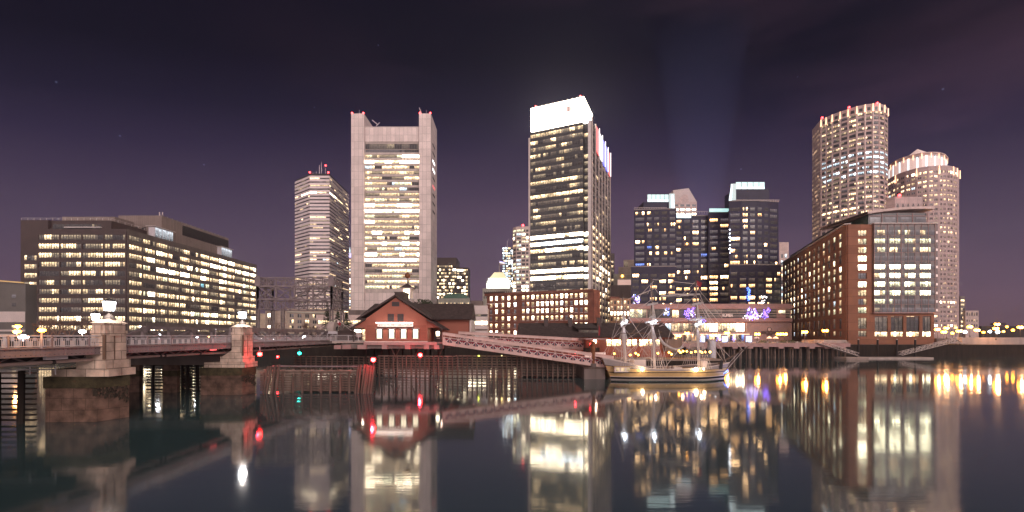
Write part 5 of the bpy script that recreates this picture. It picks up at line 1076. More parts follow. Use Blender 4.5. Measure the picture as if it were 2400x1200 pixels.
# ================================================================== CANVAS GANGWAYS
def gangway(label, A, Bp, w, cover, n, swags, swstart):
    """A,Bp = top rail ends; two canvas sides"""
    A, Bp = Vector(A), Vector(Bp); t = thing('gangway', label, 'gangway', ((A.x+Bp.x)/2, (A.y+Bp.y)/2, 0), 'canvas sided gangways'); d = Bp-A
    p = MB()
    for sgn in (0, 1):
        o = Vector((0, w*sgn, 0))
        for i in range(n):
            a, c = A.lerp(Bp, i/n)+o, A.lerp(Bp, (i+.96)/n)+o
            p.poly([a-Vector((0, 0, .46)), c-Vector((0, 0, .46)), c+Vector((0, .06, -.04)), a+Vector((0, .06, 0))], [(0, 1, 2, 3)], 'canvas')
            p.poly([a-Vector((0, 0, .05)), c-Vector((0, 0, .05)), c+Vector((0, .5, .02)), a+Vector((0, .5, .05))], [(0, 1, 2, 3)], 'canvas')
        a, c = A+o, Bp+o
        p.poly([a-Vector((0, 0, 2.25)), c-Vector((0, 0, 2.25)), c-Vector((0, 0, .92)), a-Vector((0, 0, .92))], [(0, 1, 2, 3)], 'canvas')
    p.part('canvas_side', t); p = MB()
    for sgn in (0, 1):
        o = Vector((0, w*sgn+.05, 0))
        for z, r in ((0, .05), (-.5, .04), (-.92, .05), (-2.28, .09)): p.tube(A+o+Vector((0, 0, z)), Bp+o+Vector((0, 0, z)), r, 'canvas', 5)
        for i in range(n+1): q = A.lerp(Bp, i/n)+o; p.box(q.x-.05, q.y-.05, q.z-2.25, q.x+.05, q.y+.05, q.z-.02, 'canvas')
    p.part('frame', t); p = MB(); a, c = A+Vector((0, 0, -2.2)), Bp+Vector((0, 0, -2.2))
    p.poly([a, c, c+Vector((0, w, 0)), a+Vector((0, w, 0))]+[q-Vector((0, 0, .15)) for q in (a, c, c+Vector((0, w, 0)), a+Vector((0, w, 0)))], [(0, 1, 2, 3), (7, 6, 5, 4), (0, 4, 5, 1), (2, 6, 7, 3)], 'deck_wood'); p.part('walkway', t)
    sl = d.z/d.x
    for i in range(swags):
        q = A+d*((swstart+i)/n*1.0*(n/ (swags+.0)) if 0 else (swstart+(i+.5)*(1-swstart)/swags)); c = q+Vector((0, -.05, -.98)); r = .84; p = MB(); K = 8
        ring = lambda rr, dy: [c+Vector((rr*math.cos(math.pi+math.pi*j/K), dy, rr*1.0*math.sin(math.pi+math.pi*j/K)+rr*math.cos(math.pi+math.pi*j/K)*sl)) for j in range(K+1)]
        o_, i_ = ring(r, 0), ring(r*.25, 0)
        for j in range(K): p.face([i_[j], o_[j], o_[j+1], i_[j+1]], 'flag_blue')
        o2, i2 = ring(r*.98, -.03), ring(r*.1, -.03)
        def ray(ang, wd, m, dy, r0=.05, r1=.98):
            dr = Vector((math.cos(ang), 0, math.sin(ang)+math.cos(ang)*sl)); nr_ = Vector((-math.sin(ang), 0, math.cos(ang)))*wd; y_ = Vector((0, dy, 0))
            p.face([c+dr*r*r0-nr_*.4+y_, c+dr*r*r1-nr_+y_, c+dr*r*r1+nr_+y_, c+dr*r*r0+nr_*.4+y_], m)
        for g_ in (225, 315): ray(math.radians(g_), .09, 'flag_white', -.03)
        ray(math.radians(270), .14, 'flag_white', -.035); ray(math.radians(270), .085, 'flag_red', -.05)
        for s_ in (-1, 1): p.face([c+Vector((s_*r*.3, -.035, -.30+s_*r*.3*sl)), c+Vector((s_*r*.93, -.035, -.34+s_*r*.9*sl)), c+Vector((s_*r*.88, -.035, -.12+s_*r*.9*sl)), c+Vector((s_*r*.3, -.035, -.12+s_*r*.3*sl))], 'flag_red')
        p.part('flag_swag', t)
    return t
gangway('lower canvas-sided gangway sloping down to the float with a row of flag swags', P(1038, 779, 80.5), P(1438, 835, 78.5), 1.9, True, 24, 19, .015)
gangway('upper canvas-sided gangway running level behind the sloping one with flag swags', P(1075, 777, 88), P(1368, 793.5, 88), 1.9, True, 18, 15, .0)
# landing float and pavilion
t = thing('landing_pavilion', 'small landing pavilion with thin flat roof and red post between gangways and ship', 'pavilion', (17.5, 84, 0))
p = MB(); p.box(wx(1364, 84), 80, wz(796, 82), wx(1419, 82), 89, wz(793, 82), 'hotel_pink'); p.part('roof', t)
p = MB(); p.box(wx(1372, 86), 86, 2.2, wx(1418, 86), 90, wz(797, 86), 'clap_red'); p.box(wx(1369, 85), 84.5, wz(824, 85), wx(1404, 85), 85.9, wz(815, 85), 'timber_dark')
for i in range(12): x = wx(1369+i*3, 84.4); p.box(x, 84.35, wz(815, 84.4), x+.05, 84.42, wz(804, 84.4), 'timber_dark')
p.box(wx(1372, 86)-.1, 85.8, 2.3, wx(1419, 86), 85.95, wz(826, 86), 'glow_pink'); p.part('wall', t)
p = MB(); p.face([(wx(1390, 86), 85.7, wz(804, 86)), (wx(1397, 86), 85.7, wz(804, 86)), (wx(1397, 86), 85.7, wz(797, 86)), (wx(1390, 86), 85.7, wz(797, 86))], 'hot', UVQ); p.part('window', t)
p = MB()
for i in range(14): x = wx(1366, 80)+i*.3; p.tube((x, 79.8, 2.2), (x, 79.8, 3.2), .02, 'steel_dark', 4)
p.tube((wx(1366, 80), 79.8, 3.2), (wx(1416, 80), 79.8, 3.2), .04, 'steel_dark', 4); p.part('railing', t)
p = MB(); p.tube((wx(1388, 80), 79, -1), (wx(1388, 80), 79, wz(800, 79)), .38, 'rust', 12); p.tube((wx(1388, 80), 79, 2.1), (wx(1388, 80), 79, 2.9), .6, 'concrete_dark', 10); p.part('post', t)
lamp((wx(1395, 84), 83, 5.6), 60, (1, .6, .45), .2, parent=t)
p = MB(); p.box(wx(1366, 80), 78.5, -.6, wx(1414, 80), 90, 2.15, 'concrete_dark'); p.box(wx(1366, 80), 78.4, 1.9, wx(1414, 80), 78.49, 2.2, 'timber'); p.top('landing_float', 'square dark concrete landing float beside the ship stern', 'dock')
# ================================================================== DARK ROOFED WHARF SHED
t = thing('wharf_shed', 'long low red wharf building with dark shingle roof, chimneys and glowing windows behind the ship', 'building', (22, 102, 0)); ws = t
D = 100; xa, xb = wx(1213, D), wx(1580, D); zr, ze_ = wz(757, 106), wz(791, D-1)
p = MB(); p.box(xa+.5, D, 3.0, xb-.5, D+12, ze_+.1, 'clap_red'); p.part('wall', t)
p = MB(); xr = wx(1555, 106)
vs = [(xa, D-1, ze_), (xb, D-1, ze_), (xr, D+6, zr), (xa+.3, D+6, zr), (xb, D+13, ze_), (xa, D+13, ze_)]
p.poly(vs, [(0, 1, 2, 3), (3, 2, 4, 5), (0, 3, 5), (1, 4, 2), (0, 5, 4, 1)], 'shingle'); p.part('roof', t)
for X in (1280, 1337, 1405):
    p = MB(); x = wx(X, 104); p.box(x-.5, 104, zr-2, x+.5, 105, wz(746, 104), 'office_brown'); p.box(x-.6, 103.9, wz(746, 104), x+.6, 105.1, wz(744, 104), 'trim_dark'); p.part('chimney', t)
p = MB(); x1_, x2_ = wx(1350, 101.5), wx(1402, 101.5); p.box(x1_+.6, 101.2, ze_+.4, x2_-.2, 104, wz(772, 101), 'office_brown')
p.poly([(x1_, 100.6, wz(770, 101)), (x2_+.3, 100.6, wz(770, 101)), (x2_-.2, 105.5, zr-.3), (x1_-.6, 105.5, zr-.3)], [(0, 1, 2, 3)], 'shingle'); F = Fr(x1_+1, 101.2, 1, 0)
p.face([F(.2, .03, ze_+.6), F(2, .03, ze_+.6), F(2, .03, wz(774, 101)), F(.2, .03, wz(774, 101))], 'darkwarm', UVQ); p.face([F(2.4, .03, ze_+.6), F(4.2, .03, ze_+.6), F(4.2, .03, wz(774, 101)), F(2.4, .03, wz(774, 101))], 'darkwarm', UVQ); p.part('dormer', t)
for X in (1427, 1439, 1450, 1474, 1487, 1503, 1514, 1527, 1541):
    p = MB(); x = wx(X, D); za, zb = wz(811, D), wz(796, D); p.face([(x-.48, D-.06, za), (x+.48, D-.06, za), (x+.48, D-.06, zb), (x-.48, D-.06, zb)], 'orangehot' if X < 1530 else 'bright', UVQ)
    for i in (-.16, .16): p.box(x+i-.015, D-.1, za, x+i+.015, D-.07, zb, 'trim_dark')
    for i in (1, 2, 3): p.box(x-.48, D-.1, za+i*(zb-za)/4-.015, x+.48, D-.07, za+i*(zb-za)/4+.015, 'trim_dark')
    for s_ in (-1, 1): p.box(x+s_*.54-.06, D-.12, za-.1, x+s_*.54+.06, D, zb+.1, 'trim_dark')
    p.part('window', t)
p = MB(); p.box(wx(1555, D), D-1, 4.4, xb+1.5, D+10, wz(795, D), 'concrete_dark'); p.part('side_wall', t)
# lower wharf deck behind ship
p = MB(); p.box(wx(1420, 90), 92, 2.6, wx(1690, 92), 110, 3.0, 'paving'); p.box(wx(1420, 90), 92, -1, wx(1690, 92), 92.3, 2.6, 'timber_dark'); p.top('wharf_deck', 'low wooden wharf deck behind the tall ship', 'wharf')
p = MB(); p.box(3, 112, -1, 44, 158.5, 4.6, 'concrete_dark'); 
p.top('quay', kind='structure')
# globe lamps along the quay
gl = None
G_ = [(1414, 828), (1416, 832), (1440, 829), (1477, 832), (1490, 828), (1496, 832), (1542, 828), (1568, 826), (1574, 830), (1591, 822), (1595, 826), (1601, 823), (1610, 823.5), (1620, 826), (1630, 824), (1641, 824), (1645, 826), (1653, 825), (1664, 825)]
words = ['first', 'second', 'third', 'fourth', 'fifth', 'sixth', 'seventh', 'eighth', 'ninth', 'tenth', 'eleventh', 'twelfth', 'thirteenth', 'fourteenth', 'fifteenth', 'sixteenth', 'seventeenth', 'eighteenth', 'nineteenth', 'twentieth']
t = thing('globe_lamp', 'x', 'lamp post', (0, 0, 3), 'small globe lamps on the quay behind the ship'); p = MB(); p.tube((0, 0, 3), (0, 0, 5.2), .05, 'pole_dark', 5); p.lathe((0, 0, 3), [(.12, 0), (.08, .3)], 'pole_dark', 6); p.part('pole', t)
p = MB(); p.ball((0, 0, 5.4), .24, 'lamp_warm', 8); p.part('globe', t); proto = t
for i, (X, Y) in enumerate(G_):
    D = 93+(i % 3)*1.6; z = wz(Y, D)-5.4+3
    lb = '%s small warm globe lamp from the left on the quay behind the ship' % words[i]
    if i == 0: proto.location = (wx(X, D), D, z); proto['label'] = lb
    else: dup(proto, (wx(X, D), D, z), lb)
for X in (1440, 1500, 1600, 1650): lamp((wx(X, 93), 93, 5.3), 80, (1, .55, .3), .3)
# ================================================================== TALL SHIP
t = thing('tall_ship', 'three-masted wooden tall ship with yellow and black hull, furled sail and floodlit rigging', 'ship', (wx(1555, 80), 80, 0)); sh = t
xs0, xs1 = wx(1426, 80), wx(1697, 80); L_ = xs1-xs0; NS = 22; cyS = 80
def half(s):   # half breadth
    if s < .12: return 2.6+1.0*(s/.12)
    if s > .68: return 3.6*max(.02, (1-((s-.68)/.32)**2.2))
    return 3.6
def sheer(s): return 2.0+2.0*max(0, (.35-s)/.35)**1.3+ .95*max(0, (s-.55)/.45)**1.6
def ring(s):
    w, zt = half(s), sheer(s); x = xs0+L_*s
    rake = lambda z: (-.42*z*(1-s/.12) if s < .12 else (.34*z*((s-.85)/.15) if s > .85 else 0))
    prof = [(-.9, .55), (.0, .80), (.18, .86), (.62, .96), (.66, .985), (1.35, 1.0), (1.42, 1.0)]
    k = (zt-1.42); prof += [(1.42+k*.45, .99), (1.42+k*.5, .99), (1.42+k*.93, .96), (zt, .97)]
    fine = 1 if s < .8 else 1-(s-.8)/.2*.6
    out = []
    for z, f in prof: 
        ff = f if s <= .8 else f-(1-min(1, max(0, z+.9)/3.2))*(1-fine)
        out.append((x+rake(z), w*max(.03, ff), z))
    return out
rings = [ring(i/NS) for i in range(NS+1)]
bandm = ['hull_white', 'hull_white', 'hull_black', 'hull_black', 'hull_yellow', 'hull_black', 'hull_yellow', 'hull_black', 'hull_grey', 'hull_white']
p = MB()
for i in range(NS):
    A_, B_ = rings[i], rings[i+1]
    for j in range(10):
        for sg in (-1, 1):
            q = [(A_[j][0], cyS+sg*A_[j][1], A_[j][2]), (B_[j][0], cyS+sg*B_[j][1], B_[j][2]), (B_[j+1][0], cyS+sg*B_[j+1][1], B_[j+1][2]), (A_[j+1][0], cyS+sg*A_[j+1][1], A_[j+1][2])]
            m = bandm[j]
            if j in (6,) and 6 < i < 15: m = 'hull_yellow'
            p.face(q if sg < 0 else q[::-1], m)
for e in (0, NS):
    A_ = rings[e]
    for j in range(10): p.face([(A_[j][0], cyS-A_[j][1], A_[j][2]), (A_[j+1][0], cyS-A_[j+1][1], A_[j+1][2]), (A_[j+1][0], cyS+A_[j+1][1], A_[j+1][2]), (A_[j][0], cyS+A_[j][1], A_[j][2])], ['hull_white', 'hull_white', 'hull_yellow', 'hull_black', 'hull_yellow', 'hull_black', 'clap_red', 'clap_red', 'hull_yellow', 'hull_white'][j])
p.part('hull', t)
p = MB()
for i in range(NS):
    a, c = i/NS, (i+1)/NS; za, zc = min(sheer(a)-.75, 3.0), min(sheer(c)-.75, 3.0); p.face([(xs0+L_*a, cyS-half(a)*.97, za), (xs0+L_*c, cyS-half(c)*.97, zc), (xs0+L_*c, cyS+half(c)*.97, zc), (xs0+L_*a, cyS+half(a)*.97, za)], 'deck_wood')
p.part('deck', t)
p = MB()
for sg in (-1, 1):
    if 1:
        q = [(rings[i][10][0], cyS+sg*rings[i][10][1], rings[i][10][2]+.02) for i in range(NS+1)]; p.path(q, .09, 'hull_white', 5); p.part('rail', t); p = MB()
        q = [(rings[i][6][0], cyS+sg*(rings[i][6][1]+.03), rings[i][6][2]) for i in range(NS+1)]; p.path(q, .07, 'hull_black', 5); p.part('rubbing_strake', t); p = MB()
        q = [(rings[i][3][0], cyS+sg*(rings[i][3][1]+.03), rings[i][3][2]) for i in range(NS+1)]; p.path(q, .06, 'hull_white', 5); p.part('rubbing_strake', t); p = MB()
p = MB()  # stern quarter gallery and transom carving
q0 = rings[0][10]; p.poly([(q0[0]-.5, cyS-2.4, 4.15), (q0[0]-.5, cyS+2.4, 4.15), (xs0-.6, cyS+2.5, 1.7), (xs0-.6, cyS-2.5, 1.7)], [(0, 1, 2, 3)], 'clap_red')
for i in range(5): z = 1.9+i*.45; x = xs0-.62-(z-1.7)*.52; p.tube((x-.05, cyS-2.5, z), (x-.05, cyS+2.5, z), .06, ['flag_white', 'hull_yellow'][i % 2], 5)
p.box(xs0+.3, cyS-3.55, 1.5, xs0+3.3, cyS-2.9, 2.4, 'hull_white'); p.box(xs0+.2, cyS-3.7, 2.4, xs0+3.5, cyS-2.9, 2.52, 'hull_yellow'); p.box(xs0+.2, cyS-3.7, 1.35, xs0+3.5, cyS-2.9, 1.5, 'hull_black')
for i in range(3): p.box(xs0+.55+i*.95, cyS-3.6, 1.65, xs0+1.15+i*.95, cyS-3.56, 2.25, 'bright')
p.part('stern_gallery', t)
p = MB(); p.box(wx(1480, 80), cyS-2, 1.9, wx(1506, 80), cyS+2, 3.65, 'hull_white'); p.box(wx(1479, 80), cyS-2.1, 3.65, wx(1507, 80), cyS+2.1, 3.75, 'frame_grey'); p.part('deckhouse', t); p = MB(); p.box(wx(1560, 80), cyS-1.4, 1.2, wx(1592, 80), cyS+1.4, 2.2, 'hull_white'); p.part('hatch', t); p = MB(); p.box(wx(1641, 80), cyS-1, 1.8, wx(1652, 80), cyS+1, 3.3, 'hull_white'); p.part('deckhouse', t)
for X in (1555, 1566, 1576): p = MB(); p.lathe((wx(X, 78), 78.0, 1.3), [(.2, 0), (.28, .3), (.28, .9), (.2, 1.2)], 'timber_top', 8); p.part('barrel', t)
# spars
def sp_x(X): return wx(X, 80)
msts = [(1461, 826, 757, 690, .24), (1529, 826, 757, 652, .27), (1633, 830, 760, 655, .26)]
for X, Yb, Ym, Yt, r in msts:
    x = sp_x(X); p = MB(); rake = -.25
    p.tube((x+.5, cyS, 1.2), (x, cyS, wz(Ym, 80)), r*.95, 'mast_white', 10, r*.8); p.tube((x+.12, cyS, wz(Ym+6, 80)), (x-.1, cyS, wz(Ym-60 if Yt < 670 else Ym-35, 80)), r*.75, 'mast_dark', 8, r*.6)
    p.tube((x-.05, cyS, wz(Ym-55 if Yt < 670 else Ym-30, 80)), (x-.2, cyS, wz(Yt, 80)), r*.5, 'mast_dark', 7, r*.22)
    o = p.part('mast', t); q = MB(); q.box(x-.9, cyS-1.1, wz(Ym+3, 80), x+.9, cyS+1.1, wz(Ym+3, 80)+.14, 'mast_white'); 
    for a in (-.8, .8): q.bar((x, cyS, wz(Ym+14, 80)), (x+a, cyS+a, wz(Ym+3, 80)), .1, .1, 'mast_white')
    q.ball((x-.35, cyS-.7, wz(Ym+1, 80)), .24, 'lamp_cool'); q.ball((x+.4, cyS-.7, wz(Ym-4, 80)), .2, 'lamp_cool'); q.part('top_platform', o)
    lamp((x-.2, cyS-1.6, wz(Ym-2, 80)), 80, (.72, .86, 1), .15, parent=t); lamp((x-.1, cyS-2.2, 3.2), 90, (1, .72, .5), .2, parent=t)
def yard(X0, Y0, X1, Y1, r=.11, m='mast_white', dy=1.5, nm='yard', sail=False):
    p = MB(); a, c = P(X0, Y0, 80), P(X1, Y1, 80); a.y = cyS-dy; c.y = cyS+dy; md = (a+c)/2
    p.tube(a, md, r*.5, m, 7, r); p.tube(md, c, r, m, 7, r*.5); p.part(nm, t)
yard(1546, 693, 1650, 688, .15, 'mast_white', 4); yard(1468, 702, 1545, 673, .10, 'mast_white', 3); yard(1444, 781, 1560, 781, .12, 'mast_dark', 3); yard(1528, 779, 1572, 777, .1, 'mast_dark', 5); yard(1448, 742, 1476, 733, .09, 'mast_white', 3, 'gaff'); yard(1505, 747, 1551, 735, .1, 'mast_white', 4)
yard(1612, 764, 1662, 742, .1, 'mast_white', 4); yard(1449, 768, 1474, 745, .09, 'mast_white', 2); yard(1613, 770, 1655, 756, .12, 'mast_white', 4); yard(1508, 764, 1552, 750, .12, 'mast_white', 4); yard(1462, 800, 1510, 750, .11, 'mast_dark', 1, 'gaff'); yard(1465, 845, 1525, 838, .13, 'mast_white', .5, 'boom')
p = MB(); a, c = P(1678, 857, 80), P(1756, 812, 80); p.tube(a, a.lerp(c, .5), .24, 'mast_dark', 8, .18); p.tube(a.lerp(c, .42), c, .12, 'mast_dark', 7, .06); p.part('bowsprit', t)
p = MB(); prev = P(1545, 790, 79.4)
pts_ = [(1545, 790), (1549, 797), (1556, 806), (1566, 812), (1576, 817), (1586, 819), (1594, 816), (1602, 813)]
for i, (X, Y) in enumerate(pts_[1:]): c = P(X, Y, 79.4); p.tube(prev, c, .28-.02*i, 'sailcloth', 8, .27-.02*i); prev = c
p.part('furled_sail', t)
for (X0, Y0, X1, Y1) in ((1512, 757, 1548, 752), (1614, 752, 1655, 746), (1516, 716, 1541, 712), (1620, 716, 1648, 711), (1549, 696, 1640, 691)):
    p = MB(); a, c = P(X0, Y0, 79.2), P(X1, Y1, 80.8); n = 7
    for i in range(n): q, r_ = a.lerp(c, i/n), a.lerp(c, (i+1)/n); rr_ = .17+.07*math.sin(math.pi*(i+.5)/n); p.tube(q+Vector((0, 0, .12)), r_+Vector((0, 0, .12)), rr_*R.uniform(.85, 1.1), 'sailcloth', 7)
    p.part('furled_sail', t)
# rigging
p = MB()
def ln(X0, Y0, X1, Y1, y0=80, y1=80, r=.028, m='rope'): p.tube(P(X0, Y0, 80)+Vector((0, y0-80, 0)), P(X1, Y1, 80)+Vector((0, y1-80, 0)), r*1.5, m, 4)
for (X, Yb, Ym, Yt, r) in msts:
    zt_ = Ym+4
    for sg in (-1, 1):
        for i in range(7): ln(X, zt_, X-17+i*5.4, 862-(6 if X < 1500 else 0), 80, 80+sg*3.5, .03)
        for k in range(1, 12): f = k/12; ya = zt_+(855-zt_)*f; ln(X-17*f, ya, X+15.5*f, ya, 80+sg*3.5*f, 80+sg*3.5*f, .016)
        for i in range(4): ln(X, Ym-55 if Yt < 670 else Ym-30, X-5+i*3.4, Ym+3, 80, 80+sg*1.1, .026, 'mast_white')
        ln(X, Yt+8, X-5, Ym-50 if Yt < 670 else Ym-30, 80, 80+sg*.6, .02)
for a in ((1529, 660, 1478, 720), (1529, 700, 1461, 757), (1529, 757, 1470, 845), (1461, 700, 1529, 770), (1461, 722, 1500, 752), (1461, 730, 1520, 820), (1633, 660, 1529, 762), (1633, 692, 1545, 765), (1633, 665, 1529, 655), (1633, 668, 1755, 813), (1633, 700, 1740, 820), (1633, 760, 1700, 848), (1633, 757, 1718, 838), (1633, 668, 1653, 688), (1633, 668, 1618, 690), (1529, 662, 1515, 690), (1529, 662, 1542, 688), (1461, 697, 1425, 830), (1461, 757, 1412, 838), (1529, 757, 1458, 800), (1529, 760, 1480, 860), (1529, 765, 1495, 862), (1545, 765, 1633, 742), (1545, 772, 1560, 860), (1465, 770, 1425, 800), (1633, 700, 1700, 790), (1640, 705, 1676, 770), (1529, 770, 1440, 856), (1529, 772, 1450, 860), (1633, 765, 1560, 862), (1461, 780, 1425, 852), (1600, 690, 1545, 862), (1476, 735, 1529, 700), (1461, 765, 1529, 850), (1755, 812, 1693, 872), (1740, 820, 1693, 868), (1640, 690, 1700, 850), (1418, 797, 1468, 832), (1418, 799, 1466, 834)):
    ln(*a, 80+R.uniform(-1, 1), 80+R.uniform(-1.5, 1.5), R.choice((.022, .028, .035)), R.choice(('rope', 'rope', 'mast_white')))
p.part('rigging', t)
p = MB(); a = P(1633, 657, 80); p.poly([a, a+Vector((.9, -.2, -.5)), a+Vector((.8, .1, -1.3)), a+Vector((0, 0, -1))], [(0, 1, 2, 3)], 'flag_red'); p.part('pennant', t)
p = MB()   # figurehead and bobstays at the bow
for i in range(9): p.ball((xs1+.5-R.random()*.9, cyS-.3+R.random()*.3, 1.2+R.random()*1.7), .14, R.choice(('hull_white', 'gold', 'mast_dark')), 6)
p.bar((xs1-.1, cyS-.3, .9), (xs1+1.7, cyS-.1, 3.3), .18, .4, 'mast_dark'); p.part('figurehead', t); p = MB(); p.bar((xs1-1.6, cyS-2, 1.9), (xs1-1.5, cyS-2.1, 3.5), .55, .1, 'hull_black'); p.part('anchor_pad', t)
for X, Y in ((1506, 866), (1632, 866), (1650, 865)):
    p = MB(); q = P(X, Y, 75.9); r_ = .34 if X == 1632 else (.26 if X == 1506 else .14); p.ball((q.x, 76.0, q.z), r_, 'ship_lamp'); p.part('floodlight', t); lamp((q.x, 75.6, q.z), 80 if X != 1650 else 40, (1, .72, .4), .2, parent=t)
p = MB(); q = P(1700, 878, 79.5); 
for i in range(5): p.tube(q+Vector((-.7+i*.3, 0, .1*i)), q+Vector((.5, 0, .9)), .035, 'led_blue', 4)
p.part('bow_light', t); lamp((q.x, 78.5, .9), 50, (.3, .4, 1), .1, parent=t)
# red pylon / small red banner next to the gangway
p = MB(); a = P(1405, 770, 90); p.poly([P(1403.5, 760, 90), P(1407, 772, 90), P(1406, 786, 90), P(1401.5, 786, 90), P(1402, 770, 90)], [(0, 1, 2, 3, 4)], 'flag_red'); p.tube(P(1403.5, 754, 90), P(1401.5, 800, 90), .05, 'mast_dark', 5); p.top('red_banner', 'furled red banner on a thin pole in front of the dark shed roof', 'banner')
# ================================================================== HARBOURWALK, RIGHT
t = thing('harborwalk', 'concrete waterfront promenade deck on many timber piles in front of the hotel', 'promenade', (90, 152, 0)); hw = t
D = 148; xa, xb = wx(1560, D), wx(1992, D); p = MB(); p.box(xa, D, wz(811.5, D), xb, 190, wz(805, D), 'concrete'); p.box(xa, D-.25, wz(811, D)-.3, xb, D-.01, wz(804, D), 'hotel_pink')
n = 12
for i in range(n): x = xa+(i+.5)*(xb-xa)/n; p.box(x-.9, D-.3, wz(817, D), x+.9, D+2, wz(811.6, D), 'hotel_pink')
p.part('deck', t)
for i in range(64):
    x = xa+.5+i*(xb-xa)/64+R.uniform(-.2, .2); p = MB(); y = D+.5+R.random()*2.0; p.tube((x, y, -1), (x+R.uniform(-.15, .15), y, wz(812, D)), R.uniform(.16, .3), 'timber_top' if i % 3 == 0 else 'timber', 7); p.part('pile', t)
p = MB(); p.box(xa, D+4, -1, xb, D+4.3, wz(812, D), 'steel_dark'); p.part('bulkhead', t)
p = MB()
for i in range(19): x = xa+1+i*(xb-xa-2)/18; p.box(x-.2, D+.1, wz(805, D), x+.2, D+.5, wz(800, D), 'concrete'); 
for z in (wz(801, D), wz(803, D)): p.tube((xa, D+.3, z), (xb, D+.3, z), .05, 'concrete', 4)
p.part('railing', t)
p = MB(); p.box(wx(1934, D), D+1, wz(805, D)-.01, wx(1990, D), D+12, wz(797, D), 'concrete'); p.part('ramp_wall', t)
# parasols, hedges, screens on terrace
for X, Y in ((1774, 792), (1803, 792), (1818, 792)):
    t = thing('patio_umbrella', '%s lit patio umbrella on the terrace under the hotel name lettering' % ('leftmost' if X == 1774 else 'middle' if X == 1803 else 'rightmost'), 'umbrella', (wx(X, 170), 170, 5.3), 'lit umbrellas on the terrace')
    p = MB(); p.lathe((wx(X, 170), 170, wz(793, 170)), [(1.1, 0), (.05, .85)], 'glow_warm' if X > 1790 else 'glow_pink', 8); p.part('canopy', t); p = MB(); p.tube((wx(X, 170), 170, 5.3), (wx(X, 170), 170, wz(793, 170)), .05, 'pole_dark', 5); p.part('pole', t)
for X0, X1, w_ in ((1692, 1706, 'left'), (1748, 1762, 'right'), (1640, 1652, 'leftmost')):
    p = MB(); F = Fr(wx(X0, 172), 172, 1, 0); u = wx(X1, 172)-wx(X0, 172)
    for i in range(5):
        for j in range(4): p.box(i*u/5+.04, 0, wz(802, 172)+j*.62+.05, (i+1)*u/5-.04, .1, wz(802, 172)+(j+1)*.62-.02, 'screen_blue', F)
    p.box(-.1, -.1, wz(802, 172)-.1, u+.1, -.01, wz(802, 172)+2.6, 'frame_dark', F); p.top('light_wall', '%s glowing blue gridded light wall on the hotel terrace' % w_, 'light wall', 'blue light walls')
def bush(name, label, c, r, h, n, mat='foliage', group=None, ls=.3):
    t = thing(name, label, 'shrub', (c[0], c[1], c[2]), group); p = MB()
    for i in range(n):
        a, u = R.random()*6.283, R.random(); rr = r*math.sqrt(u)*R.uniform(.6, 1.05); z = c[2]+h*R.random()*(1-(rr/r)**2*.7)
        v = Vector((c[0]+rr*math.cos(a), c[1]+rr*math.sin(a)*.7, z)); e1_ = Vector((R.uniform(-1, 1), R.uniform(-1, 1), R.uniform(-1, 1)))*ls; e2_ = Vector((R.uniform(-1, 1), R.uniform(-1, 1), R.uniform(-1, 1)))*ls
        p.face([v-e1_, v+e2_, v+e1_, v-e2_], mat)
    p.part('crown', t); p = MB(); p.tube(c, (c[0], c[1], c[2]+h*.5), .08, 'bark', 5); p.part('trunk', t); return t
for X, w_, lab in ((1792, 2.6, 'dark clipped shrub left of the terrace umbrellas'), (1838, 2.2, 'dark clipped shrub at the right end of the terrace'), (1855, 2.0, 'small dark shrub beside the brick waterfront building corner')):
    bush('shrub', lab, (wx(X, 160), 160, wz(805, 160)), w_, 1.3, 220, group='shrubs on the promenade', ls=.22)
# promenade twin-globe street lamps
t = thing('street_lamp', 'x', 'street lamp', (0, 0, 0), 'twin headed promenade lamps'); proto = t
p = MB(); p.tube((0, 0, 0), (0, 0, 4.2), .08, 'pole_dark', 6); p.lathe((0, 0, 0), [(.25, 0), (.18, .5), (.09, .7)], 'pole_dark', 8); p.tube((-.55, 0, 4.0), (.55, 0, 4.0), .05, 'pole_dark', 5); p.part('pole', t)
for s_ in (-1, 1): p = MB(); p.ball((s_*.6, 0, 4.35), .46, 'lamp_orange', 8); p.part('lamp_head', t)
SL = [(1886, 778, 150, 'first twin street lamp left of the ramp to the floating dock'), (1934, 775, 150, 'twin street lamp above the top of the left dock ramp'), (1775, 783, 160, 'twin street lamp in front of the left end of the hotel lettering'), (1826, 783, 160, 'twin street lamp just right of the hotel lettering'), (1839, 783, 168, 'twin street lamp nearest the right end of the hotel podium'), (1674, 786, 158, 'twin street lamp behind the bow rigging of the ship'), (1704, 780, 168, 'twin street lamp in front of the lobby glass'), (1610, 781, 168, 'twin street lamp right of the dark shed roof'), (1590, 787, 160, 'twin street lamp close to the dark shed wall'), (2197, 772, 172, 'leftmost twin street lamp right of the brick waterfront building'), (2218, 769, 180, 'second twin street lamp right of the brick waterfront building'), (2212, 778, 168, 'lower twin street lamp right of the brick building'), (2248, 776, 165, 'twin street lamp at the top of the right dock ramp'), (2273, 766, 180, 'tall twin street lamp right of the dock ramp'), (2290, 774, 165, 'twin street lamp near the start of the stone quay wall'), (2337, 760, 178, 'tallest twin street lamp above the stone quay wall'), (2334, 770, 160, 'brightest twin street lamp above the stone quay wall'), (2391, 767, 165, 'rightmost twin street lamp at the edge of the photo')]
for i, (X, Y, D, lab) in enumerate(SL):
    loc = (wx(X, D), D, wz(Y, D)-4.35)
    if i == 0: proto.location = loc; proto['label'] = lab; nt_ = proto
    else: nt_ = dup(proto, loc, lab)
    lamp((loc[0], D-.6, loc[2]+4.2), 1500 if X > 2180 else 600, (1, .52, .24), .35)
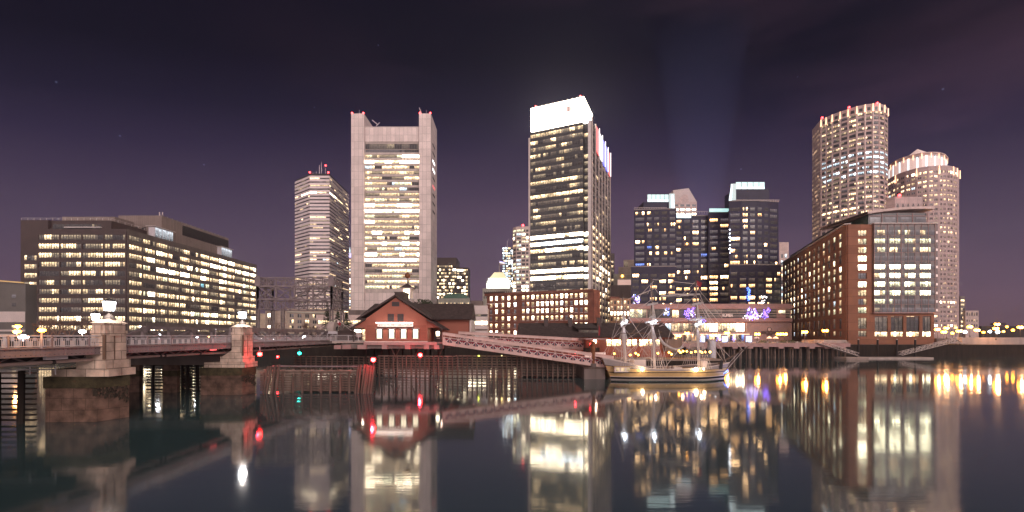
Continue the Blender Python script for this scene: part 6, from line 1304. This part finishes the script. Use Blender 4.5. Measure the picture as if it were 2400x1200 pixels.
for i, (X, Y, D, o_) in enumerate(((2232, 781, 176, 1), (2305, 779, 190, 1), (2352, 777, 200, 0), (2374, 774, 185, 1), (2240, 768, 200, 0), (2360, 766, 210, 1))):
    q = P(X, Y, D); p = MB(); p.tube((q.x, D, 4.7), (q.x, D, q.z), .08, 'pole_dark', 5); p.ball(q, .5, 'lamp_orange' if o_ else 'lamp_warm'); p.top('street_lamp', ['single orange lamp between the dock ramp top and the brick building', 'single orange lamp behind the quay wall between the paired lamps', 'small warm lamp far behind the right end of the quay wall', 'single orange lamp near the right edge behind the quay wall', 'small warm lamp high behind the dock ramp top', 'distant orange lamp above the right part of the quay wall'][i], 'street lamp', 'single lamps behind the quay wall')
for X, Y, D, s_ in ((2262, 778, 170, .55), (2320, 777, 170, .5), (2338, 778, 165, .6), (2187, 781, 165, .3)):
    p = MB(); q = P(X, Y, D); p.tube((q.x, D, wz(800, D)), (q.x, D, q.z), .07, 'pole_dark', 5); p.ball(q, s_, 'lamp_cool'); p.top('floodlight', {2262: 'white floodlight between the twin street lamps at the dock ramp top', 2320: 'left white floodlight above the stone quay wall', 2338: 'right white floodlight above the stone quay wall', 2187: 'small white light beside the brick building corner'}[X], 'floodlight')
# quay wall far right
p = MB(); a0 = (wx(2150, 172), 172); 
p.box(wx(2195, 165), 165, -1, 260, 166, wz(793, 165), 'concrete_dark'); p.box(wx(2255, 163), 163, wz(812, 163), 262, 164.9, wz(791, 163), 'concrete')
for i in range(9): x = wx(2270, 162)+i*3.2; p.lathe((x, 163.4, -1), [(1.1, 0), (1.1, 4)], 'stone_base', 10)
p.top('quay_wall', 'dark stone quay wall with pale parapet at the right edge', 'quay wall')
p = MB()
for i in range(7):
    x = wx(2200, 163)+i*1.6; p.bar((x, 163, -1), (x, 163, 5.2), .25, .25, 'timber')
    if i < 6: p.bar((x, 162.8, .5), (x+1.6, 162.8, 4.8), .16, .16, 'timber'); p.bar((x+1.6, 162.8, .5), (x, 162.8, 4.8), .16, .16, 'timber')
p.box(wx(2198, 163), 162.6, 5.0, wx(2268, 163), 165, 5.5, 'concrete'); p.top('timber_trestle', 'cross-braced timber trestle under the top of the right dock ramp', 'trestle')
def ramp(label, A, Bp, h=1.1, n=12, w=1.8):
    A, Bp = Vector(A), Vector(Bp); t = thing('dock_ramp', label, 'ramp', ((A.x+Bp.x)/2, (A.y+Bp.y)/2, 0), 'aluminium truss ramps to the floating docks')
    for s_ in (0, w):
        p = MB(); o = Vector((0, s_, 0)); up = Vector((0, 0, h))
        p.tube(A+o, Bp+o, .09, 'band_white', 5); p.tube(A+o+up, Bp+o+up, .08, 'band_white', 5)
        for i in range(n):
            a, c = A.lerp(Bp, i/n)+o, A.lerp(Bp, (i+1)/n)+o; p.tube(a, a+up, .05, 'band_white', 4); p.tube(a if i % 2 else a+up, c+up if i % 2 else c, .05, 'band_white', 4)
        p.part('side_truss', t)
    p = MB(); p.poly([A, Bp, Bp+Vector((0, w, 0)), A+Vector((0, w, 0))], [(0, 1, 2, 3)], 'steel_dark'); p.part('walkway', t); return t
ramp('left truss ramp sloping down right to the small float before the brick building', P(1917, 804, 147), P(2014, 835, 146)); ramp('right truss ramp rising right from the long float to the quay', P(2114, 833, 152), P(2256, 797, 156), n=22)
p = MB(); p.box(wx(1978, 143), 142, -.3, wx(2030, 143), 147.5, .75, 'concrete'); 
for z in (.05, .45): p.box(wx(1978, 143), 141.9, z, wx(2030, 143), 141.99, z+.14, 'timber_top')
p.top('floating_dock', 'square floating dock at the foot of the left ramp', 'dock', 'floating docks'); p = MB(); p.box(wx(2031, 148), 147.5, -.3, wx(2172, 150), 153, .5, 'concrete'); p.top('floating_dock', 'long low floating dock running under the brick waterfront building', 'dock', 'floating docks')
for X in (2012, 2057, 2102, 2145):
    p = MB(); p.tube((wx(X, 153.4), 153.4, -1), (wx(X, 153.4), 153.4, wz(796, 153)), .3, 'steel_dark', 8); p.ball((wx(X, 153.4), 153.4, wz(796, 153)), .3, 'band_white', 6); p.top('guide_pile', {2012: 'leftmost', 2057: 'second', 2102: 'third', 2145: 'rightmost'}[X]+' dark steel guide pile with pale cap beside the long float', 'piling', 'guide piles of the floating docks')
# thick steel mooring pile near the bow
p = MB(); p.tube((wx(1668, 120), 120, -1), (wx(1668, 120), 120, wz(797, 120)), 1.1, 'steel_white', 14); p.box(wx(1668, 120)-1.3, 118.8, wz(798, 120), wx(1668, 120)+1.3, 121.2, wz(795, 120), 'concrete'); p.top('mooring_pile', 'thick pale steel mooring pile behind the ship bow rigging', 'piling'); lamp((wx(1668, 118), 116, 7.5), 60, (.8, .9, 1), .2)
# ================================================================== NAVIGATION LIGHTS
def nav(label, X, Y, D, m, col, e, r, hang=0, base=None):
    q = P(X, Y, D); t = thing('navigation_light', label, 'signal light', q, 'coloured navigation lights'); p = MB()
    if hang: p.tube(q+Vector((0, 0, hang)), q+Vector((0, 0, r)), .05, 'steel_white', 5)
    else: p.tube(q-Vector((0, 0, 1.0)), q-Vector((0, 0, r)), .06, 'steel_dark', 5)
    p.lathe((q.x, q.y, q.z+r*.8), [(r*1.0, 0), (r*.6, .18)], 'steel_dark', 8); p.part('bracket', t); p = MB(); p.ball(q, r, m, 10); p.part('lens', t); lamp(q+Vector((0, -r-.25, 0)), e, col, .15, parent=t)
RC = (1, .03, .06)
nav('large red navigation light hanging just right of the second stone pier', 609, 830, 58.5, 'nav_red', RC, 45, .30, 1.0)
nav('small red navigation light on the far fender right of the second pier', 651, 836, 86, 'nav_red', RC, 120, .22); nav('green navigation light hanging under the bridge', 702, 828, 84, 'nav_green', (.02, 1, .75), 60, .3, 1.2)
nav('red navigation light on the pile cluster in front of the museum', 875, 843, 58.4, 'nav_red', RC, 420, .32); nav('red navigation light on the long fender below the museum door', 985, 832, 80, 'nav_red', RC, 520, .38)
nav('small red light on the right end of the slatted fender', 1348, 827, 80, 'nav_red', RC, 60, .12); nav('yellow-green marker light on the slatted fender', 1122, 834, 82.5, 'nav_yellow', (.9, 1, .1), 5, .14); nav('amber marker light on the slatted fender under the lower gangway', 1176, 833.5, 82, 'glow_gold', (1, .7, .2), 8, .15)
nav('red navigation light over the pavilion railing', 1383, 806, 84, 'nav_red', RC, 10, .09)
# ================================================================== LEFT STREET LIGHTS, TREES, CARS
def pole(label, X, Y, D, m, col, e, r, zb=5):
    q = P(X, Y, D); t = thing('lamp_post', label, 'street lamp', (q.x, q.y, zb), 'lamp posts along the road on the left'); p = MB(); p.tube((q.x, q.y, zb), (q.x, q.y, q.z), .09, 'steel_paint', 6, .06); p.part('pole', t); p = MB(); p.ball(q, r, m, 8, .6); p.part('lamp_head', t)
    if e: lamp(q+Vector((0, -.4, -.5)), e, col, .3, parent=t)
OC = (1, .52, .22)
pole('orange street lamp standing on the bridge railing near the left edge', 98, 774, 33.5, 'lamp_orange', OC, 40, .25, 7); pole('upper orange street lamp far behind the bridge at the left', 42, 765, 120, 'lamp_orange', OC, 900, .75)
pole('lower orange street lamp far behind the bridge at the left', 40, 777, 110, 'lamp_orange', OC, 900, .8); pole('brilliant white lamp low behind the bridge railing at the left', 55, 790, 45, 'lamp_cool', (.8, .88, 1), 450, .40, 7)
pole('warm white lamp behind the railing left of the nearest stone pier', 193, 777, 90, 'lamp_white', (1, .9, .6), 600, .6); pole('white lamp seen through the truss left of the second pier', 373, 785, 95, 'lamp_cool', (.85, .9, 1), 250, .3); pole('orange lamp over the far bridge railing', 397, 788, 110, 'lamp_orange', OC, 150, .3)
pole('warm lamp above the railing near the second pier', 490, 789, 105, 'lamp_warm', OC, 200, .4); pole('small white lamp above the far railing', 462, 791, 95, 'lamp_cool', (.85, .9, 1), 150, .22); pole('white lamp behind the truss right of the second pier', 638, 787, 105, 'lamp_cool', (.85, .9, 1), 150, .38)
pole('orange lamp behind the truss between the white lamps', 682, 790, 112, 'lamp_orange', OC, 200, .45); pole('brightest white lamp behind the truss right of the second pier', 711, 788, 104, 'lamp_cool', (.9, .93, 1), 300, .5); pole('lower white lamp behind the truss right of the second pier', 639, 795, 100, 'lamp_cool', (.85, .9, 1), 60, .25, 6.5)
pole('white post light on the far footway', 506, 772, 62, 'strip_white', (1, 1, 1), 0, .05, 7)
t = thing('bracket_lantern', 'second white lantern just left of the nearest pillar top, farther back', 'lantern', (wx(224, 58), 58, 6.5)); q = P(224, 743, 58)
p = MB(); p.tube((q.x, q.y, 6.9), (q.x, q.y, q.z-.4), .09, 'lamp_metal', 6); p.lathe((q.x, q.y, q.z+.4), [(.55, 0), (.1, .5), (.05, .7)], 'lamp_metal', 8); p.part('frame', t); p = MB(); p.lathe((q.x, q.y, q.z-.4), [(.34, 0), (.45, .8)], 'lamp_white', 8); p.part('glass', t); lamp((q.x, q.y-.8, q.z), 150, (1, .9, .8), .3, parent=t)
def tree(label, x, y, z, h, name='bare_tree'):
    t = thing(name, label, 'tree', (x, y, z), 'bare trees behind the bridge'); tr, cr = MB(), MB()
    def br(a, d, l, r, k, mb):
        c = a+d*l; mb.tube(a, c, r, 'bark', 5 if k > 2 else 3, r*.7)
        if k == 0: return
        for _ in range(3 if k > 1 else 4):
            nd_ = (d+Vector((R.uniform(-.75, .75), R.uniform(-.75, .75), R.uniform(-.15, .5)))).normalized(); br(a+d*l*R.uniform(.6, 1), nd_, l*R.uniform(.6, .8), max(r*.6, .02), k-1, cr)
    br(Vector((x, y, z)), Vector((0, 0, 1)), h*.3, h*.022, 5, tr); tr.part('trunk', t); cr.part('branches', t)
for i, (X, D, h, lab) in enumerate(((135, 100, 11, 'bare tree between the orange lamp and the nearest pillar'), (112, 125, 12, 'bare tree behind the orange street lamp'), (165, 118, 10, 'bare tree left of the warm white lamp'), (205, 125, 12, 'bare tree just left of the nearest pillar'), (85, 130, 11, 'bare tree left of the orange street lamp'), (655, 150, 10, 'bare tree in front of the pale stone office'), (720, 150, 11, 'bare tree between the stone office and the parking garage'), (225, 110, 10, 'bare tree hidden partly by the nearest pillar'), (735, 140, 9, 'small bare tree at the left end of the parking garage'))):
    tree(lab, wx(X, D), D, 4.7, h)
def evergreen(label, x, y, z, h, r):
    t = thing('evergreen_tree', label, 'tree', (x, y, z), 'evergreens by the parking garage'); p = MB(); p.tube((x, y, z), (x, y, z+h*.9), .3, 'bark', 6, .05); p.part('trunk', t); p = MB()
    for i in range(900):
        f = R.random()**.7; zz_ = z+h*(.12+.88*(1-f)); a = R.random()*6.28; rr = r*f*R.uniform(.3, 1.05); v = Vector((x+rr*math.cos(a), y+rr*math.sin(a), zz_-rr*.25)); d = Vector((math.cos(a), math.sin(a), -.3))*.55; s_ = Vector((-math.sin(a), math.cos(a), R.uniform(-.4, .4)))*.28
        p.face([v-d, v+s_, v+d, v-s_], 'foliage')
    p.part('crown', t)
evergreen('dark evergreen left of the lattice legs', wx(768, 172), 172, 4.7, 17, 4); evergreen('dark evergreen between the lattice legs', wx(792, 176), 176, 4.7, 14, 4.5); evergreen('broad dark evergreen left of the museum roof', wx(812, 178), 178, 4.7, 13, 5)
for i, X in enumerate((985, 995, 1003)): bush('shrub', ['left', 'middle', 'right'][i]+' treetop showing over the museum wing roof', (wx(X, 130), 130, 17.3), 1.6, 2.0, 120, group='treetops behind the museum', ls=.25)
# parked cars along the far road (seen between the railings)
def car(label, x, y, z, col, rz=0):
    t = thing('parked_car', label, 'car', (x, y, z), 'cars beyond the bridge'); p = MB(); pr = [(-2.1, .35), (2.1, .35), (2.15, .8), (1.3, .95), (.75, 1.42), (-.9, 1.45), (-1.6, .98), (-2.15, .85)]
    n = len(pr); p.poly([(x+a, y-.85, z+c) for a, c in pr]+[(x+a, y+.85, z+c) for a, c in pr], [tuple(range(n)), tuple(range(n, 2*n))[::-1]]+[(i, (i+1) % n, n+(i+1) % n, n+i) for i in range(n)], col); o = p.part('body', t)
    q = MB(); q.poly([(x+1.1, y-.87, z+.98), (x+.7, y-.87, z+1.36), (x-.85, y-.87, z+1.38), (x-1.4, y-.87, z+.98)], [(0, 1, 2, 3)], 'dark'); q.part('window', o)
    for s_ in (-1.3, 1.3): q = MB(); q.tube((x+s_, y-.9, z+.34), (x+s_, y-.65, z+.34), .34, 'tyre_mat', 12); q.part('wheel', t)
    q = MB(); q.box(x+2.1, y-.8, z+.6, x+2.18, y-.5, z+.75, 'lamp_white'); q.part('headlight', t); q = MB(); q.box(x-2.2, y-.8, z+.65, x-2.12, y-.5, z+.8, 'beacon_red'); q.part('tail_light', t)
for i, (x, y, c) in enumerate(((-44, 72, 'car_paint'), (-49.5, 80, 'steel_white'), (-45, 88, 'car_paint'))): car(['grey car on the bridge just beyond the second pier', 'white car farther along the bridge', 'grey car near the lattice portal legs'][i], x, y, 6.9, c)
# ================================================================== NIGHT HAZE
m = bpy.data.materials.new('haze_mat'); m.use_nodes = True; N = m.node_tree.nodes; L = m.node_tree.links; N.clear()
o_ = N.new('ShaderNodeOutputMaterial'); v_ = N.new('ShaderNodeVolumePrincipled'); v_.inputs['Color'].default_value = (.80, .80, 1, 1)
v_.inputs['Density'].default_value = .00025; v_.inputs['Anisotropy'].default_value = .62; L.new(v_.outputs[0], o_.inputs['Volume']); MATS['haze_mat'] = m
p = MB(); p.box(-700, -40, -3, 900, 1000, 205, 'haze_mat'); p.top('haze', kind='stuff')
t = thing('searchlight', 'searchlight behind the dark hotel towers throwing a faint beam into the sky', 'searchlight', (wx(1643, 275), 275, 4.8))
p = MB(); p.tube((wx(1643, 275), 275, 4.8), (wx(1643, 275), 275, 5.6), 1.2, 'pole_dark', 10); p.part('housing', t)
lamp((wx(1643, 275), 275, 6), 2.0e7, (.50, .55, 1), .6, kind='SPOT', rot=(0, 0, 1), spot=math.radians(17.5), parent=t).data.spot_blend = .12
